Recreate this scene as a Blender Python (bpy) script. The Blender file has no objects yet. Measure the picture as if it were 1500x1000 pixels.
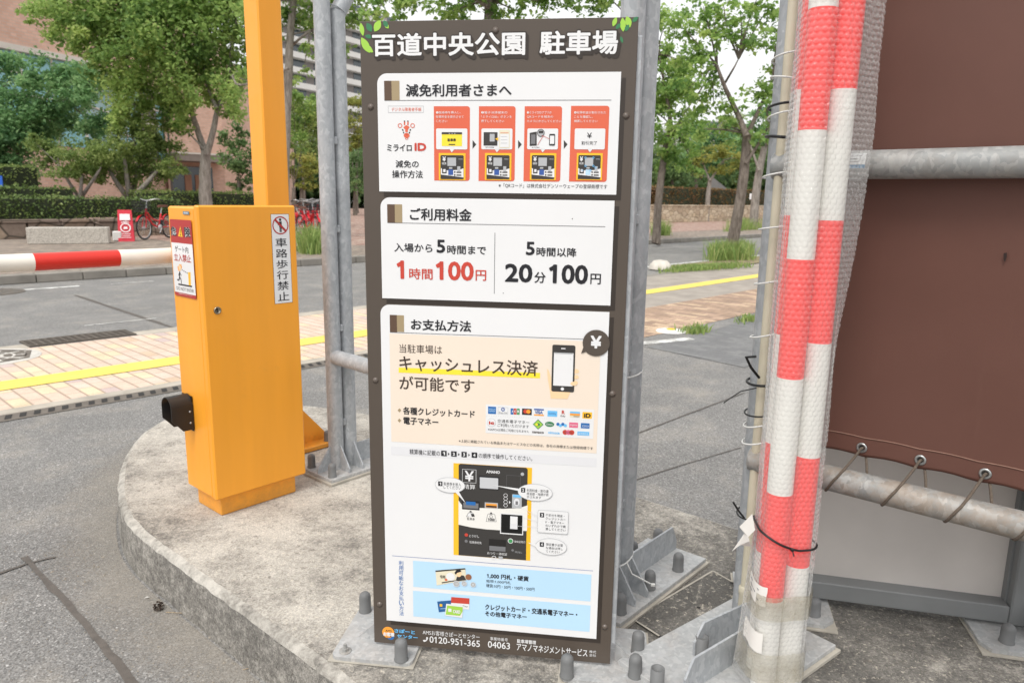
import bpy, math, random
import numpy as np
from mathutils import Vector, Matrix

# ------------------------------------------------------------------ camera, world, sun, exposure
sc = bpy.context.scene
COL = sc.collection
RD = math.radians
FPX, PITCH, ROLL, CH = 1072.5, 0.193, -0.0148, 1.15      # photo 1500x1000; island top is z = 0
cp, sp = math.cos(PITCH), math.sin(PITCH)
FWD = Vector((0, cp, -sp)); RIG = Vector((1, 0, 0)); DWN = FWD.cross(RIG)
cr, sr = math.cos(ROLL), math.sin(ROLL)
RI = RIG*cr + DWN*sr; DN = DWN*cr - RIG*sr
CAM = Vector((0, 0, CH))
cd = bpy.data.cameras.new('camera'); cam = bpy.data.objects.new('camera', cd); COL.objects.link(cam)
mw = Matrix((RI, -DN, -FWD)).transposed().to_4x4(); mw.translation = CAM; cam.matrix_world = mw
cd.sensor_width = 36; cd.lens = 36*FPX/1500; cd.clip_end = 2000; cd.clip_start = .02
cd.dof.use_dof = True; cd.dof.focus_distance = 1.85; cd.dof.aperture_fstop = 7
sc.camera = cam
SUN_EL, SUN_AZ = RD(58), RD(205)      # azimuth measured clockwise from +Y
w = bpy.data.worlds.new("World"); sc.world = w; w.use_nodes = True
nt = w.node_tree; bg = nt.nodes['Background']
sky = nt.nodes.new('ShaderNodeTexSky'); sky.sky_type = 'NISHITA'; sky.sun_disc = False
sky.sun_elevation = SUN_EL; sky.sun_rotation = SUN_AZ; sky.dust_density = 4; sky.air_density = 1.2
hs = nt.nodes.new('ShaderNodeHueSaturation'); hs.inputs['Saturation'].default_value = .16; hs.inputs['Value'].default_value = 1.0
mx = nt.nodes.new('ShaderNodeMix'); mx.data_type = 'RGBA'; mx.inputs[0].default_value = .55
nt.links.new(sky.outputs[0], hs.inputs['Color']); nt.links.new(hs.outputs[0], mx.inputs[6])
mx.inputs[7].default_value = (8.2, 8.2, 8.3, 1)       # an even cloud layer
nt.links.new(mx.outputs[2], bg.inputs['Color']); bg.inputs['Strength'].default_value = .13
sd = bpy.data.lights.new('sun', 'SUN'); sd.energy = 1.3; sd.angle = RD(22); sd.color = (1, .96, .9)
so = bpy.data.objects.new('sun', sd); COL.objects.link(so)
sdir = Vector((math.sin(SUN_AZ)*math.cos(SUN_EL), math.cos(SUN_AZ)*math.cos(SUN_EL), math.sin(SUN_EL)))
so.rotation_euler = sdir.to_track_quat('Z', 'Y').to_euler(); so.location = (0, -5, 12)
vs = sc.view_settings; vs.view_transform = 'Standard'; vs.look = 'None'; vs.gamma = 1; vs.exposure = .52
sc.cycles.transparent_max_bounces = 24
sc.cycles.max_bounces = 6
random.seed(3); rng = np.random.default_rng(5)

# ------------------------------------------------------------------ measuring helpers
def ray(x, y): return RI*((x-750)/FPX) + DN*((y-500)/FPX) + FWD
def G(x, y, z=0.0):
    d = ray(x, y); return CAM + d*((z-CH)/d.z)
def A(x, y, Y):
    d = ray(x, y); return CAM + d*(Y/d.y)
GZ = -.17
YAW = RD(48.8); GU = Vector((math.cos(YAW), math.sin(YAW), 0)); GV = Vector((-math.sin(YAW), math.cos(YAW), 0))
RY = RD(46.6)
UZ = Vector((0, 0, 1))

# ------------------------------------------------------------------ materials
def lin(r, g, b):
    f = lambda c: (c/255/12.92 if c/255 <= .04045 else ((c/255+.055)/1.055)**2.4)
    return (f(r), f(g), f(b), 1)
MATS = {}
class NB:
    def __init__(s, name):
        s.m = bpy.data.materials.new(name); s.m.use_nodes = True; s.t = s.m.node_tree
        s.b = s.t.nodes['Principled BSDF']; s._c = None
    def n(s, typ, **kw):
        o = s.t.nodes.new(typ)
        for k, v in kw.items(): setattr(o, k, v)
        return o
    def l(s, a, b): s.t.links.new(a, b)
    def coord(s):
        if s._c is None: s._c = s.n('ShaderNodeTexCoord').outputs['Object']
        return s._c
    def noise(s, scale, detail=4, rough=.55, vec=None, stretch=None):
        o = s.n('ShaderNodeTexNoise'); o.inputs['Scale'].default_value = scale
        o.inputs['Detail'].default_value = detail; o.inputs['Roughness'].default_value = rough
        v = vec or s.coord()
        if stretch:
            mp = s.n('ShaderNodeMapping'); mp.inputs['Scale'].default_value = stretch; s.l(v, mp.inputs[0]); v = mp.outputs[0]
        s.l(v, o.inputs['Vector']); return o.outputs['Fac']
    def vor(s, scale, out='Distance', feature='F1', vec=None):
        o = s.n('ShaderNodeTexVoronoi', feature=feature); o.inputs['Scale'].default_value = scale
        s.l(vec or s.coord(), o.inputs['Vector']); return o.outputs[out]
    def ramp(s, fac, stops, interp='LINEAR'):
        o = s.n('ShaderNodeValToRGB'); cr_ = o.color_ramp; cr_.interpolation = interp
        while len(cr_.elements) < len(stops): cr_.elements.new(.5)
        for e, (p, c) in zip(cr_.elements, stops):
            e.position = p; e.color = c if isinstance(c, tuple) else (c, c, c, 1)
        s.l(fac, o.inputs[0]); return o.outputs[0]
    def mix(s, fac, a, b, mode='MIX'):
        o = s.n('ShaderNodeMix', data_type='RGBA', blend_type=mode)
        for i, v in ((0, fac), (6, a), (7, b)):
            if isinstance(v, (int, float)) and i == 0: o.inputs[0].default_value = v
            elif isinstance(v, tuple): o.inputs[i].default_value = v
            else: s.l(v, o.inputs[i])
        return o.outputs[2]
    def math(s, op, a, b=None, c=None):
        o = s.n('ShaderNodeMath', operation=op)
        for i, v in enumerate((a, b, c)):
            if v is None: continue
            if isinstance(v, (int, float)): o.inputs[i].default_value = v
            else: s.l(v, o.inputs[i])
        return o.outputs[0]
    def base(s, c):
        if isinstance(c, tuple): s.b.inputs['Base Color'].default_value = c
        else: s.l(c, s.b.inputs['Base Color'])
        return s
    def rough(s, v):
        if isinstance(v, (int, float)): s.b.inputs['Roughness'].default_value = v
        else: s.l(v, s.b.inputs['Roughness'])
        return s
    def metal(s, v): s.b.inputs['Metallic'].default_value = v; return s
    def spec(s, v): s.b.inputs['Specular IOR Level'].default_value = v; return s
    def bump(s, h, strength=.3, dist=.01):
        o = s.n('ShaderNodeBump'); o.inputs['Strength'].default_value = strength; o.inputs['Distance'].default_value = dist
        s.l(h, o.inputs['Height']); s.l(o.outputs[0], s.b.inputs['Normal']); return s

def plain(name, c, rough=.5, var=.08, scale=6, metal=0, spec=.5, bump=0):
    if name in MATS: return MATS[name]
    m = NB(name)
    v = m.ramp(m.noise(scale, 5), [(.3, 1-var), (.7, 1+var*.4)])
    m.base(m.mix(1.0, c, v, 'MULTIPLY')).rough(rough).metal(metal).spec(spec)
    if bump: m.bump(m.noise(scale*12, 3), bump, .002)
    MATS[name] = m.m; return m.m
def ink(c, name=None):
    k = name or 'ink_%02x%02x%02x' % tuple(int(v) for v in c)
    return plain(k, lin(*c), .38, .03, 3, spec=.35)

def m_asphalt():
    m = NB('asphalt')
    agg = m.vor(170, 'Color'); r = m.ramp(agg, [(0, (.115,.112,.107,1)), (.45, (.195,.19,.182,1)), (.8, (.26,.254,.243,1)), (.95, (.41,.40,.385,1)), (1, (.56,.55,.53,1))])
    big = m.ramp(m.noise(1.3, 7, .62), [(.3, .9), (.62, 1.12)])
    c = m.mix(1.0, r, big, 'MULTIPLY')
    dust = m.ramp(m.noise(2.6, 6, .7), [(.5, 0.0), (.78, .38)])
    c = m.mix(dust, c, lin(176, 166, 150))
    m.base(c).rough(.88).spec(.3); m.bump(m.vor(150), .55, .006); return m.m
def m_concrete(name='island_concrete'):
    m = NB(name)
    fine = m.ramp(m.vor(260, 'Color'), [(0, .72), (.5, 1.0), (1, 1.3)])
    lo = m.noise(2.1, 8, .68); hi = m.noise(11, 8, .72)
    grain = m.noise(62, 6, .8)
    t = m.math('ADD', m.math('ADD', m.math('MULTIPLY', lo, .46), m.math('MULTIPLY', hi, .24)), m.math('MULTIPLY', grain, .30))
    # mottling darkens with position, most toward the canvas end of the island
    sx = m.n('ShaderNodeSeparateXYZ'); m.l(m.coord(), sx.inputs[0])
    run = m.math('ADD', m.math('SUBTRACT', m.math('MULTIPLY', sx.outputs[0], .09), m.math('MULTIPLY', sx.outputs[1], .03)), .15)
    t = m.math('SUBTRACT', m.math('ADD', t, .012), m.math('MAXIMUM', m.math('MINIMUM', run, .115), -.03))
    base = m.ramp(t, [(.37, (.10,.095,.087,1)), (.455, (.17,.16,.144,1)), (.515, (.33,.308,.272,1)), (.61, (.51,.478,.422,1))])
    c = m.mix(1.0, base, fine, 'MULTIPLY')
    sp_ = m.ramp(m.noise(70, 4, .8), [(.56, 0.0), (.66, .6)])
    c = m.mix(sp_, c, lin(214, 205, 187))
    ch = m.ramp(m.noise(34, 5, .7), [(.3, .75), (.42, 0.0)])
    c = m.mix(ch, c, lin(98, 92, 85))
    m.base(c).rough(.9).spec(.25); m.bump(m.math('ADD', m.noise(120, 4, .7), m.math('MULTIPLY', m.noise(18, 5), 1.6)), .6, .006); return m.m
def m_kerbface():
    m = NB('kerb_side_concrete')
    t = m.math('ADD', m.math('MULTIPLY', m.noise(3.2, 8, .72), .42), m.math('MULTIPLY', m.noise(38, 8, .8), .58))
    c = m.ramp(t, [(.36, (.12,.113,.102,1)), (.46, (.215,.203,.183,1)), (.54, (.35,.33,.296,1)), (.66, (.50,.473,.425,1))])
    c = m.mix(1.0, c, m.ramp(m.vor(230, 'Color'), [(0, .6), (.5, 1.0), (1, 1.35)]), 'MULTIPLY')
    c = m.mix(m.ramp(m.noise(55, 5, .8), [(.34, .8), (.43, 0.0)]), c, lin(84, 78, 71))
    # uneven darker grey band low on the face, fading out upward
    z = m.n('ShaderNodeSeparateXYZ'); m.l(m.coord(), z.inputs[0])
    lowb = m.math('ADD', m.math('MULTIPLY', z.outputs[2], 5), m.math('MULTIPLY', m.noise(7, 5, .7), 1.3))
    c = m.mix(m.ramp(lowb, [(.2, .6), (.9, 0.0)]), c, lin(128, 122, 112))
    m.base(c).rough(.92).spec(.2); m.bump(m.noise(90, 7, .75), .8, .006); return m.m
def m_tiles(name, wa, wn, cols, joint, jw=.05, shift=.5, dirt=.2):
    """running-bond pavers, x along the road, y across"""
    m = NB(name); s = m.n('ShaderNodeSeparateXYZ'); m.l(m.coord(), s.inputs[0])
    X = m.math('DIVIDE', s.outputs[0], wa); cx = m.math('FLOOR', X)
    odd = m.math('FRACT', m.math('MULTIPLY', cx, shift))
    Y = m.math('ADD', m.math('DIVIDE', s.outputs[1], wn), odd); cy = m.math('FLOOR', Y)
    fx = m.math('FRACT', X); fy = m.math('FRACT', Y)
    ex = m.math('MULTIPLY', m.math('MINIMUM', fx, m.math('SUBTRACT', 1, fx)), wa)
    ey = m.math('MULTIPLY', m.math('MINIMUM', fy, m.math('SUBTRACT', 1, fy)), wn)
    e = m.math('MINIMUM', ex, m.math('MULTIPLY', ey, 1.8))
    j = m.ramp(e, [(0, 1.0), (jw*.12, .8), (jw*.2, 0.0)])
    cb = m.n('ShaderNodeCombineXYZ'); m.l(cx, cb.inputs[0]); m.l(cy, cb.inputs[1])
    wn_ = m.n('ShaderNodeTexWhiteNoise', noise_dimensions='2D'); m.l(cb.outputs[0], wn_.inputs['Vector'])
    k = len(cols); tot = sum(q for q, c in cols); st = []; acc = 0
    for q, c in cols: st.append((acc/tot, lin(*c))); acc += q
    c = m.ramp(wn_.outputs['Value'], st, 'CONSTANT')
    c = m.mix(1.0, c, m.ramp(m.noise(5, 7, .7), [(.3, 1-dirt), (.65, 1.05)]), 'MULTIPLY')
    c = m.mix(1.0, c, m.ramp(m.vor(240, 'Color'), [(0, .85), (1, 1.12)]), 'MULTIPLY')
    c = m.mix(j, c, lin(*joint)); m.base(c).rough(.85).spec(.3)
    m.bump(m.math('SUBTRACT', m.math('MULTIPLY', m.noise(90, 3), .2), j), .5, .004); return m.m
def m_galv(name='galvanised_steel', c0=(160,164,167), c1=(184,187,189), rust=0):
    m = NB(name)
    mp = m.n('ShaderNodeMapping'); mp.inputs['Scale'].default_value = (1, 1, .62); m.l(m.coord(), mp.inputs[0])
    dis = m.n('ShaderNodeVectorMath', operation='ADD'); nz = m.n('ShaderNodeTexNoise'); nz.inputs['Scale'].default_value = 40
    m.l(mp.outputs[0], nz.inputs['Vector']); sc_ = m.n('ShaderNodeVectorMath', operation='SCALE'); sc_.inputs['Scale'].default_value = .035
    m.l(nz.outputs['Color'], sc_.inputs[0]); m.l(mp.outputs[0], dis.inputs[0]); m.l(sc_.outputs[0], dis.inputs[1])
    v = m.vor(92, 'Color', vec=dis.outputs[0]); sx = m.n('ShaderNodeSeparateColor'); m.l(v, sx.inputs[0])
    c = m.ramp(sx.outputs[0], [(0, lin(*c0)), (.6, lin(*[(a+b)//2 for a, b in zip(c0, c1)])), (.82, lin(*[(a+3*b)//4 for a, b in zip(c0, c1)])), (1, lin(*c1))])
    c = m.mix(1.0, c, m.ramp(m.noise(7, 6, .65), [(.3, .84), (.66, 1.06)]), 'MULTIPLY')
    dr = m.ramp(m.noise(9, 5, .6, stretch=(6, 6, .35)), [(.55, 0.0), (.72, .28)])
    c = m.mix(dr, c, lin(140, 144, 146))
    if rust: c = m.mix(m.ramp(m.noise(9, 7, .75), [(.47, 0.0), (.62, rust)]), c, lin(150, 122, 92))
    m.base(c).metal(.12).rough(.52).spec(.5); m.bump(m.noise(70, 4), .12, .003); return m.m
def m_paint(name, c, rough=.35, streak=.06):
    m = NB(name)
    v = m.ramp(m.noise(3, 6, .6, stretch=(4, 4, .4)), [(.3, 1-streak), (.7, 1.02)])
    c2 = m.mix(1.0, lin(*c), v, 'MULTIPLY')
    sc_ = m.ramp(m.noise(60, 3, .8, stretch=(8, 8, .15)), [(.74, 0.0), (.8, .10)])
    c2 = m.mix(sc_, c2, lin(120, 90, 50))
    gr = m.ramp(m.noise(5, 8, .78), [(.58, 0.0), (.72, .22)]); c2 = m.mix(gr, c2, lin(190, 140, 70))
    z = m.n('ShaderNodeSeparateXYZ'); m.l(m.coord(), z.inputs[0])
    lo = m.ramp(m.math('ADD', m.math('MULTIPLY', z.outputs[2], 4.5), m.math('MULTIPLY', m.noise(24, 7, .8), .9)), [(.35, .5), (.75, 0.0)])
    c2 = m.mix(lo, c2, lin(150, 112, 66))
    m.base(c2).rough(m.ramp(m.noise(12, 5), [(.3, rough-.06), (.7, rough+.1)])).spec(.45)
    m.bump(m.noise(180, 2), .03, .001); return m.m
def m_leaf(name, cols, trans=.58):
    m = NB(name)
    att = m.n('ShaderNodeAttribute', attribute_name='tint')
    c = m.ramp(att.outputs['Fac'], [(i/(len(cols)-1), lin(*q)) for i, q in enumerate(cols)])
    m.base(c).rough(.55).spec(.3)
    tr = m.n('ShaderNodeBsdfTranslucent'); m.l(c, tr.inputs['Color'])
    mxs = m.n('ShaderNodeMixShader'); mxs.inputs[0].default_value = trans
    out = m.t.nodes['Material Output']; m.l(m.b.outputs[0], mxs.inputs[1]); m.l(tr.outputs[0], mxs.inputs[2]); m.l(mxs.outputs[0], out.inputs[0]); return m.m
def m_bark(name, c0, c1):
    m = NB(name); c = m.ramp(m.noise(5, 8, .75, stretch=(3, 3, .8)), [(.35, lin(*c0)), (.62, lin(*c1))])
    m.base(c).rough(.9).spec(.2); m.bump(m.noise(14, 7, .7, stretch=(3, 3, .6)), .8, .03); return m.m
def m_stone(name, scale, cols, mortar):
    m = NB(name)
    mp = m.n('ShaderNodeMapping'); mp.inputs['Scale'].default_value = (1, 1, 1.8); m.l(m.coord(), mp.inputs[0])
    e = m.vor(scale, 'Distance', 'DISTANCE_TO_EDGE', mp.outputs[0]); cc = m.vor(scale, 'Color', vec=mp.outputs[0])
    sx = m.n('ShaderNodeSeparateColor'); m.l(cc, sx.inputs[0])
    c = m.ramp(sx.outputs[0], [(i/(len(cols)-1), lin(*q)) for i, q in enumerate(cols)])
    c = m.mix(1.0, c, m.ramp(m.noise(9, 7, .7), [(.3, .75), (.7, 1.1)]), 'MULTIPLY')
    c = m.mix(m.ramp(e, [(.02, 1.0), (.06, 0.0)]), c, lin(*mortar)); m.base(c).rough(.9).spec(.2)
    m.bump(e, .6, .05); return m.m
def m_brickwall(name, c1, c2, mo, scale=1.0):
    m = NB(name); b = m.n('ShaderNodeTexBrick'); 
    s = m.n('ShaderNodeSeparateXYZ'); m.l(m.coord(), s.inputs[0]); cb = m.n('ShaderNodeCombineXYZ')
    m.l(m.math('ADD', s.outputs[0], s.outputs[1]), cb.inputs[0]); m.l(s.outputs[2], cb.inputs[1]); m.l(cb.outputs[0], b.inputs['Vector'])
    b.inputs['Color1'].default_value = lin(*c1); b.inputs['Color2'].default_value = lin(*c2); b.inputs['Mortar'].default_value = lin(*mo)
    b.inputs['Scale'].default_value = scale; b.inputs['Mortar Size'].default_value = .02; b.inputs['Brick Width'].default_value = .5; b.inputs['Row Height'].default_value = .2
    c = m.mix(1.0, b.outputs['Color'], m.ramp(m.noise(.6, 6, .6), [(.3, .85), (.7, 1.08)]), 'MULTIPLY'); m.base(c).rough(.85); return m.m
def m_glass(name, c): 
    m = NB(name); m.base(m.mix(m.noise(.5, 3), lin(*c), lin(*[min(255, int(v*1.12)) for v in c]))).rough(.12).spec(.8); return m.m
def m_tarp():
    m = NB('brown_canvas')
    w1 = m.n('ShaderNodeTexWave'); w1.inputs['Scale'].default_value = 260; w1.bands_direction = 'X'; m.l(m.coord(), w1.inputs[0])
    w2 = m.n('ShaderNodeTexWave'); w2.inputs['Scale'].default_value = 260; w2.bands_direction = 'Z'; m.l(m.coord(), w2.inputs[0])
    c = m.mix(1.0, lin(100, 67, 57), m.ramp(m.noise(2.2, 6, .6), [(.3, .88), (.7, 1.06)]), 'MULTIPLY')
    st = m.ramp(m.noise(8, 6, .7, stretch=(2, 2, .25)), [(.62, 0.0), (.8, .14)]); c = m.mix(st, c, lin(122, 92, 80))
    m.base(c).rough(.58).spec(.35); m.bump(m.math('ADD', m.math('MULTIPLY', m.math('ADD', w1.outputs['Fac'], w2.outputs['Fac']), .15), m.noise(5, 3)), .15, .004); return m.m
def m_wrap():
    m = NB('bubble_film'); out = m.t.nodes['Material Output']
    m.base((.86, .855, .84, 1)).rough(.09).spec(.9)
    lw = m.n('ShaderNodeLayerWeight'); lw.inputs['Blend'].default_value = .30
    tr = m.n('ShaderNodeBsdfTransparent'); tr.inputs[0].default_value = (.985, .985, .98, 1)
    f = m.ramp(lw.outputs['Facing'], [(0, .13), (.2, .18), (.45, .30), (.75, .46), (1, .62)])
    mxs = m.n('ShaderNodeMixShader'); m.l(f, mxs.inputs[0]); m.l(tr.outputs[0], mxs.inputs[1]); m.l(m.b.outputs[0], mxs.inputs[2]); m.l(mxs.outputs[0], out.inputs[0]); return m.m
def m_dirtyfilm():
    m = NB('dirty_tape_film'); out = m.t.nodes['Material Output']
    m.base(m.ramp(m.noise(18, 6, .7), [(.3, lin(150, 140, 115)), (.7, lin(206, 200, 182))])).rough(.25)
    tr = m.n('ShaderNodeBsdfTransparent'); f = m.ramp(m.noise(14, 7, .75), [(.35, .22), (.65, .6)])
    mxs = m.n('ShaderNodeMixShader'); m.l(f, mxs.inputs[0]); m.l(tr.outputs[0], mxs.inputs[1]); m.l(m.b.outputs[0], mxs.inputs[2]); m.l(mxs.outputs[0], out.inputs[0]); return m.m

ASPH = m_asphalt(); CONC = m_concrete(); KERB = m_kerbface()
GALV = m_galv(); GALVR = m_galv('weathered_galvanised_pipe', (138,139,137), (172,171,168), .4); GALVD = m_galv('base_plate_galvanised', (166,168,168), (190,191,190), .15)
YEL = m_paint('yellow_powder_coat', (244, 164, 50)); BLK = plain('black_plastic', lin(34, 34, 34), .45, .15, 20)
CAPM = plain('grey_rubber_cap', lin(112, 113, 113), .6, .12, 30, bump=.1)
MORT = plain('pale_mortar', lin(176, 170, 158), .9, .25, 14, bump=.4)

# ------------------------------------------------------------------ mesh builder
class MB:
    def __init__(s): s.v = []; s.f = []; s.mi = []; s.sm = []; s.mats = []; s.seen = {}
    def m(s, mat):
        if mat is None: return 0
        if mat.name not in s.seen: s.seen[mat.name] = len(s.mats); s.mats.append(mat)
        return s.seen[mat.name]
    def add(s, verts, faces, mat, smooth=False):
        k = len(s.v); i = s.m(mat); s.v += [tuple(p) for p in verts]
        for f in faces: s.f.append(tuple(k+q for q in f)); s.mi.append(i); s.sm.append(smooth)
    def box(s, c, size, mat, ux=Vector((1,0,0)), uy=None, uz=UZ, bev=0):
        ux = Vector(ux); uz = Vector(uz); uy = Vector(uy) if uy is not None else uz.cross(ux)
        c = Vector(c); a, b, d = size[0]/2, size[1]/2, size[2]/2
        if bev <= 0:
            P = [c+ux*(a*i)+uy*(b*j)+uz*(d*k) for k in (-1,1) for j in (-1,1) for i in (-1,1)]
            s.add(P, [(0,2,3,1),(4,5,7,6),(0,1,5,4),(2,6,7,3),(0,4,6,2),(1,3,7,5)], mat); return
        # chamfered box: 24 vertices
        r = bev; V = {}; L = []
        def vid(i,j,k,ax):
            key=(i,j,k,ax)
            if key not in V:
                e=[a-r,b-r,d-r]; e[ax]=[a,b,d][ax]
                V[key]=len(L); L.append(c+ux*(e[0]*i)+uy*(e[1]*j)+uz*(e[2]*k))
            return V[key]
        F=[]
        for ax in range(3):
            for sg in (-1,1):
                o=[q for q in range(3) if q!=ax]; cyc=[]
                for p,q in ((-1,-1),(1,-1),(1,1),(-1,1)):
                    t=[0,0,0]; t[ax]=sg; t[o[0]]=p; t[o[1]]=q; cyc.append(vid(*t,ax))
                F.append(cyc)
        for ax in range(3):
            o=[q for q in range(3) if q!=ax]
            for p in (-1,1):
                for q in (-1,1):
                    def t(sg):
                        z=[0,0,0]; z[ax]=sg; z[o[0]]=p; z[o[1]]=q; return z
                    F.append([vid(*t(-1),o[0]),vid(*t(1),o[0]),vid(*t(1),o[1]),vid(*t(-1),o[1])])
        for i in (-1,1):
            for j in (-1,1):
                for k in (-1,1): F.append([vid(i,j,k,0),vid(i,j,k,1),vid(i,j,k,2)])
        # orient outward
        for n_,f in enumerate(F):
            cen=sum((L[q] for q in f),Vector())/len(f); nn=(L[f[1]]-L[f[0]]).cross(L[f[2]]-L[f[1]])
            if nn.dot(cen-c)<0: F[n_]=f[::-1]
        s.add(L,F,mat)
    def tube(s, pts, r, mat, segs=12, caps=True, smooth=True):
        pts=[Vector(p) for p in pts]; n=len(pts); R_=r if isinstance(r,(list,tuple)) else [r]*n
        rings=[]; up=None
        for i,p in enumerate(pts):
            t=(pts[min(i+1,n-1)]-pts[max(i-1,0)]).normalized()
            if up is None: up=t.orthogonal().normalized()
            else:
                up=(up-t*up.dot(t)); up=up.normalized() if up.length>1e-6 else t.orthogonal().normalized()
            bi=t.cross(up)
            rings.append([p+(up*math.cos(q)+bi*math.sin(q))*R_[i] for q in (2*math.pi*k/segs for k in range(segs))])
        V=[q for rg in rings for q in rg]; F=[]
        for i in range(n-1):
            for k in range(segs):
                k2=(k+1)%segs; F.append((i*segs+k,i*segs+k2,(i+1)*segs+k2,(i+1)*segs+k))
        s.add(V,F,mat,smooth)
        if caps:
            s.add(rings[0],[tuple(range(segs))[::-1]],mat); s.add(rings[-1],[tuple(range(segs))],mat)
    def lathe(s, o, axis, prof, mat, segs=20, smooth=True):
        o=Vector(o); ax=Vector(axis).normalized(); e1=ax.orthogonal().normalized(); e2=ax.cross(e1); V=[];F=[]
        for (r,h) in prof:
            for k in range(segs):
                q=2*math.pi*k/segs; V.append(o+ax*h+(e1*math.cos(q)+e2*math.sin(q))*r)
        for i in range(len(prof)-1):
            for k in range(segs):
                k2=(k+1)%segs; F.append((i*segs+k,i*segs+k2,(i+1)*segs+k2,(i+1)*segs+k))
        s.add(V,F,mat,smooth)
    def prism(s, poly, ext, mat):
        """poly: 3D points of a planar outline; ext: extrusion vector"""
        poly=[Vector(p) for p in poly]; e=Vector(ext); n=len(poly)
        nn=Vector()
        for i in range(n): nn+=poly[i].cross(poly[(i+1)%n])
        if nn.dot(e)>0: poly=poly[::-1]
        V=poly+[p+e for p in poly]
        F=[tuple(range(n)),tuple(range(2*n-1,n-1,-1))]+[(i,i+n,(i+1)%n+n,(i+1)%n) for i in range(n)]
        s.add(V,F,mat)
    def build(s, name, parent=None):
        me=bpy.data.meshes.new(name)
        if parent is not None:
            inv=WM[parent.name].inverted(); M_=WM[parent.name]; vv=[tuple(inv@Vector(p)) for p in s.v]
        else:
            a=np.array(s.v); o=Vector(((a[:,0].min()+a[:,0].max())/2,(a[:,1].min()+a[:,1].max())/2,a[:,2].min()))
            M_=Matrix.Translation(o); vv=[tuple(Vector(p)-o) for p in s.v]
        me.from_pydata(vv,[],s.f)
        for m_ in s.mats: me.materials.append(m_)
        me.polygons.foreach_set('material_index',s.mi); me.polygons.foreach_set('use_smooth',s.sm); me.update()
        ob=bpy.data.objects.new(name,me); COL.objects.link(ob)
        if parent is not None: ob.parent=parent
        else: ob.matrix_world=M_
        WM[ob.name]=M_.copy(); return ob
WM={}
def thing(name,label,cat,loc,rz=0,group=None):
    o=bpy.data.objects.new(name,None); o.empty_display_size=.1; COL.objects.link(o); o.location=loc; o.rotation_euler=(0,0,rz)
    WM[o.name]=Matrix.Translation(loc)@Matrix.Rotation(rz,4,'Z'); return tag(o,label,cat,group)
def tag(o,label,cat,group=None):
    o['label']=label; o['category']=cat
    if group: o['group']=group
    return o
def struct(o,kind='structure'): o['kind']=kind; return o
def copy_thing(root,loc,rz,label):
    r=root.copy(); COL.objects.link(r); r.location=loc; r.rotation_euler=(0,0,rz); r['label']=label
    for ch in list(root.children):
        c=ch.copy(); COL.objects.link(c); c.parent=r
        for g in ch.children:
            d=g.copy(); COL.objects.link(d); d.parent=c
    return r

# ------------------------------------------------------------------ ground, road, pavement  (x along the road, y across it)
def road_obj(name, polys, mat, z, kind='structure'):
    """flat sheets given in road coordinates (a along, n across)"""
    me=bpy.data.meshes.new(name); V=[];F=[]
    for p in polys:
        k=len(V); V+=[(a,n,0) for a,n in p]; F.append(tuple(range(k,k+len(p))))
    me.from_pydata(V,[],F); me.materials.append(mat); me.update()
    o=bpy.data.objects.new(name,me); COL.objects.link(o); o.location=(0,0,z); o.rotation_euler=(0,0,RY)
    if kind: o['kind']=kind
    return o
def rect(a0,a1,n0,n1): return [(a0,n0),(a1,n0),(a1,n1),(a0,n1)]
def RW(a,n,z=GZ): return Vector((a*math.cos(RY)-n*math.sin(RY),a*math.sin(RY)+n*math.cos(RY),z))
road_obj('ground',[rect(-700,700,-700,700)],ASPH,GZ)
PINK=m_tiles('pink_cream_pavers',.105,.21,[(42,(210,186,168)),(28,(216,196,166)),(18,(214,190,174)),(4,(192,174,168)),(6,(202,178,154))],(158,140,124),.045,dirt=.14)
BRN=m_tiles('tan_brick_pavers',.11,.22,[(3,(188,160,138)),(3,(172,146,124)),(2,(204,178,150)),(2,(160,136,118))],(120,104,92),.05,dirt=.3)
GREYP=m_tiles('far_grey_brown_pavers',.11,.22,[(3,(150,138,126)),(3,(138,126,116)),(2,(160,146,132))],(108,100,92),.05,dirt=.3)
REDP=m_tiles('red_brown_pavers',.11,.22,[(3,(168,140,126)),(2,(156,124,112)),(2,(178,156,142))],(120,104,96),.05,dirt=.25)
PALEC=plain('pale_concrete_band',lin(176,168,155),.9,.3,5,bump=.4)
road_obj('pavement',[rect(-40,5.3,5.22,7.2)],PINK,GZ+.004)
road_obj('concrete_edging',[rect(-40,5.3,5.10,5.22),rect(-40,1.62,7.2,7.42),rect(2.5,5.3,7.2,7.42)],PALEC,GZ+.0045)
road_obj('brick_pavement',[rect(5.3,60,3.9,5.0)],BRN,GZ+.004)
road_obj('concrete_pavement',[rect(5.3,60,5.0,7.1)],plain('grey_pavement',lin(158,150,140),.9,.25,3,bump=.4),GZ+.004)
road_obj('asphalt_patch',[[(5.62,3.62),(5.5,2.6),(9.5,3.0),(9.5,3.85),(6.25,3.6)]],m_tiles('dark_patched_asphalt',.09,.18,[(1,(118,118,118)),(1,(126,126,125))],(104,104,104),.04),GZ+.004)
TACT=NB('tactile_yellow'); TACT.base(TACT.mix(1.0,lin(232,208,104),TACT.ramp(TACT.noise(6,6,.7),[(.3,.82),(.65,1.05)]),'MULTIPLY')).rough(.7)
o=MB()
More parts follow.
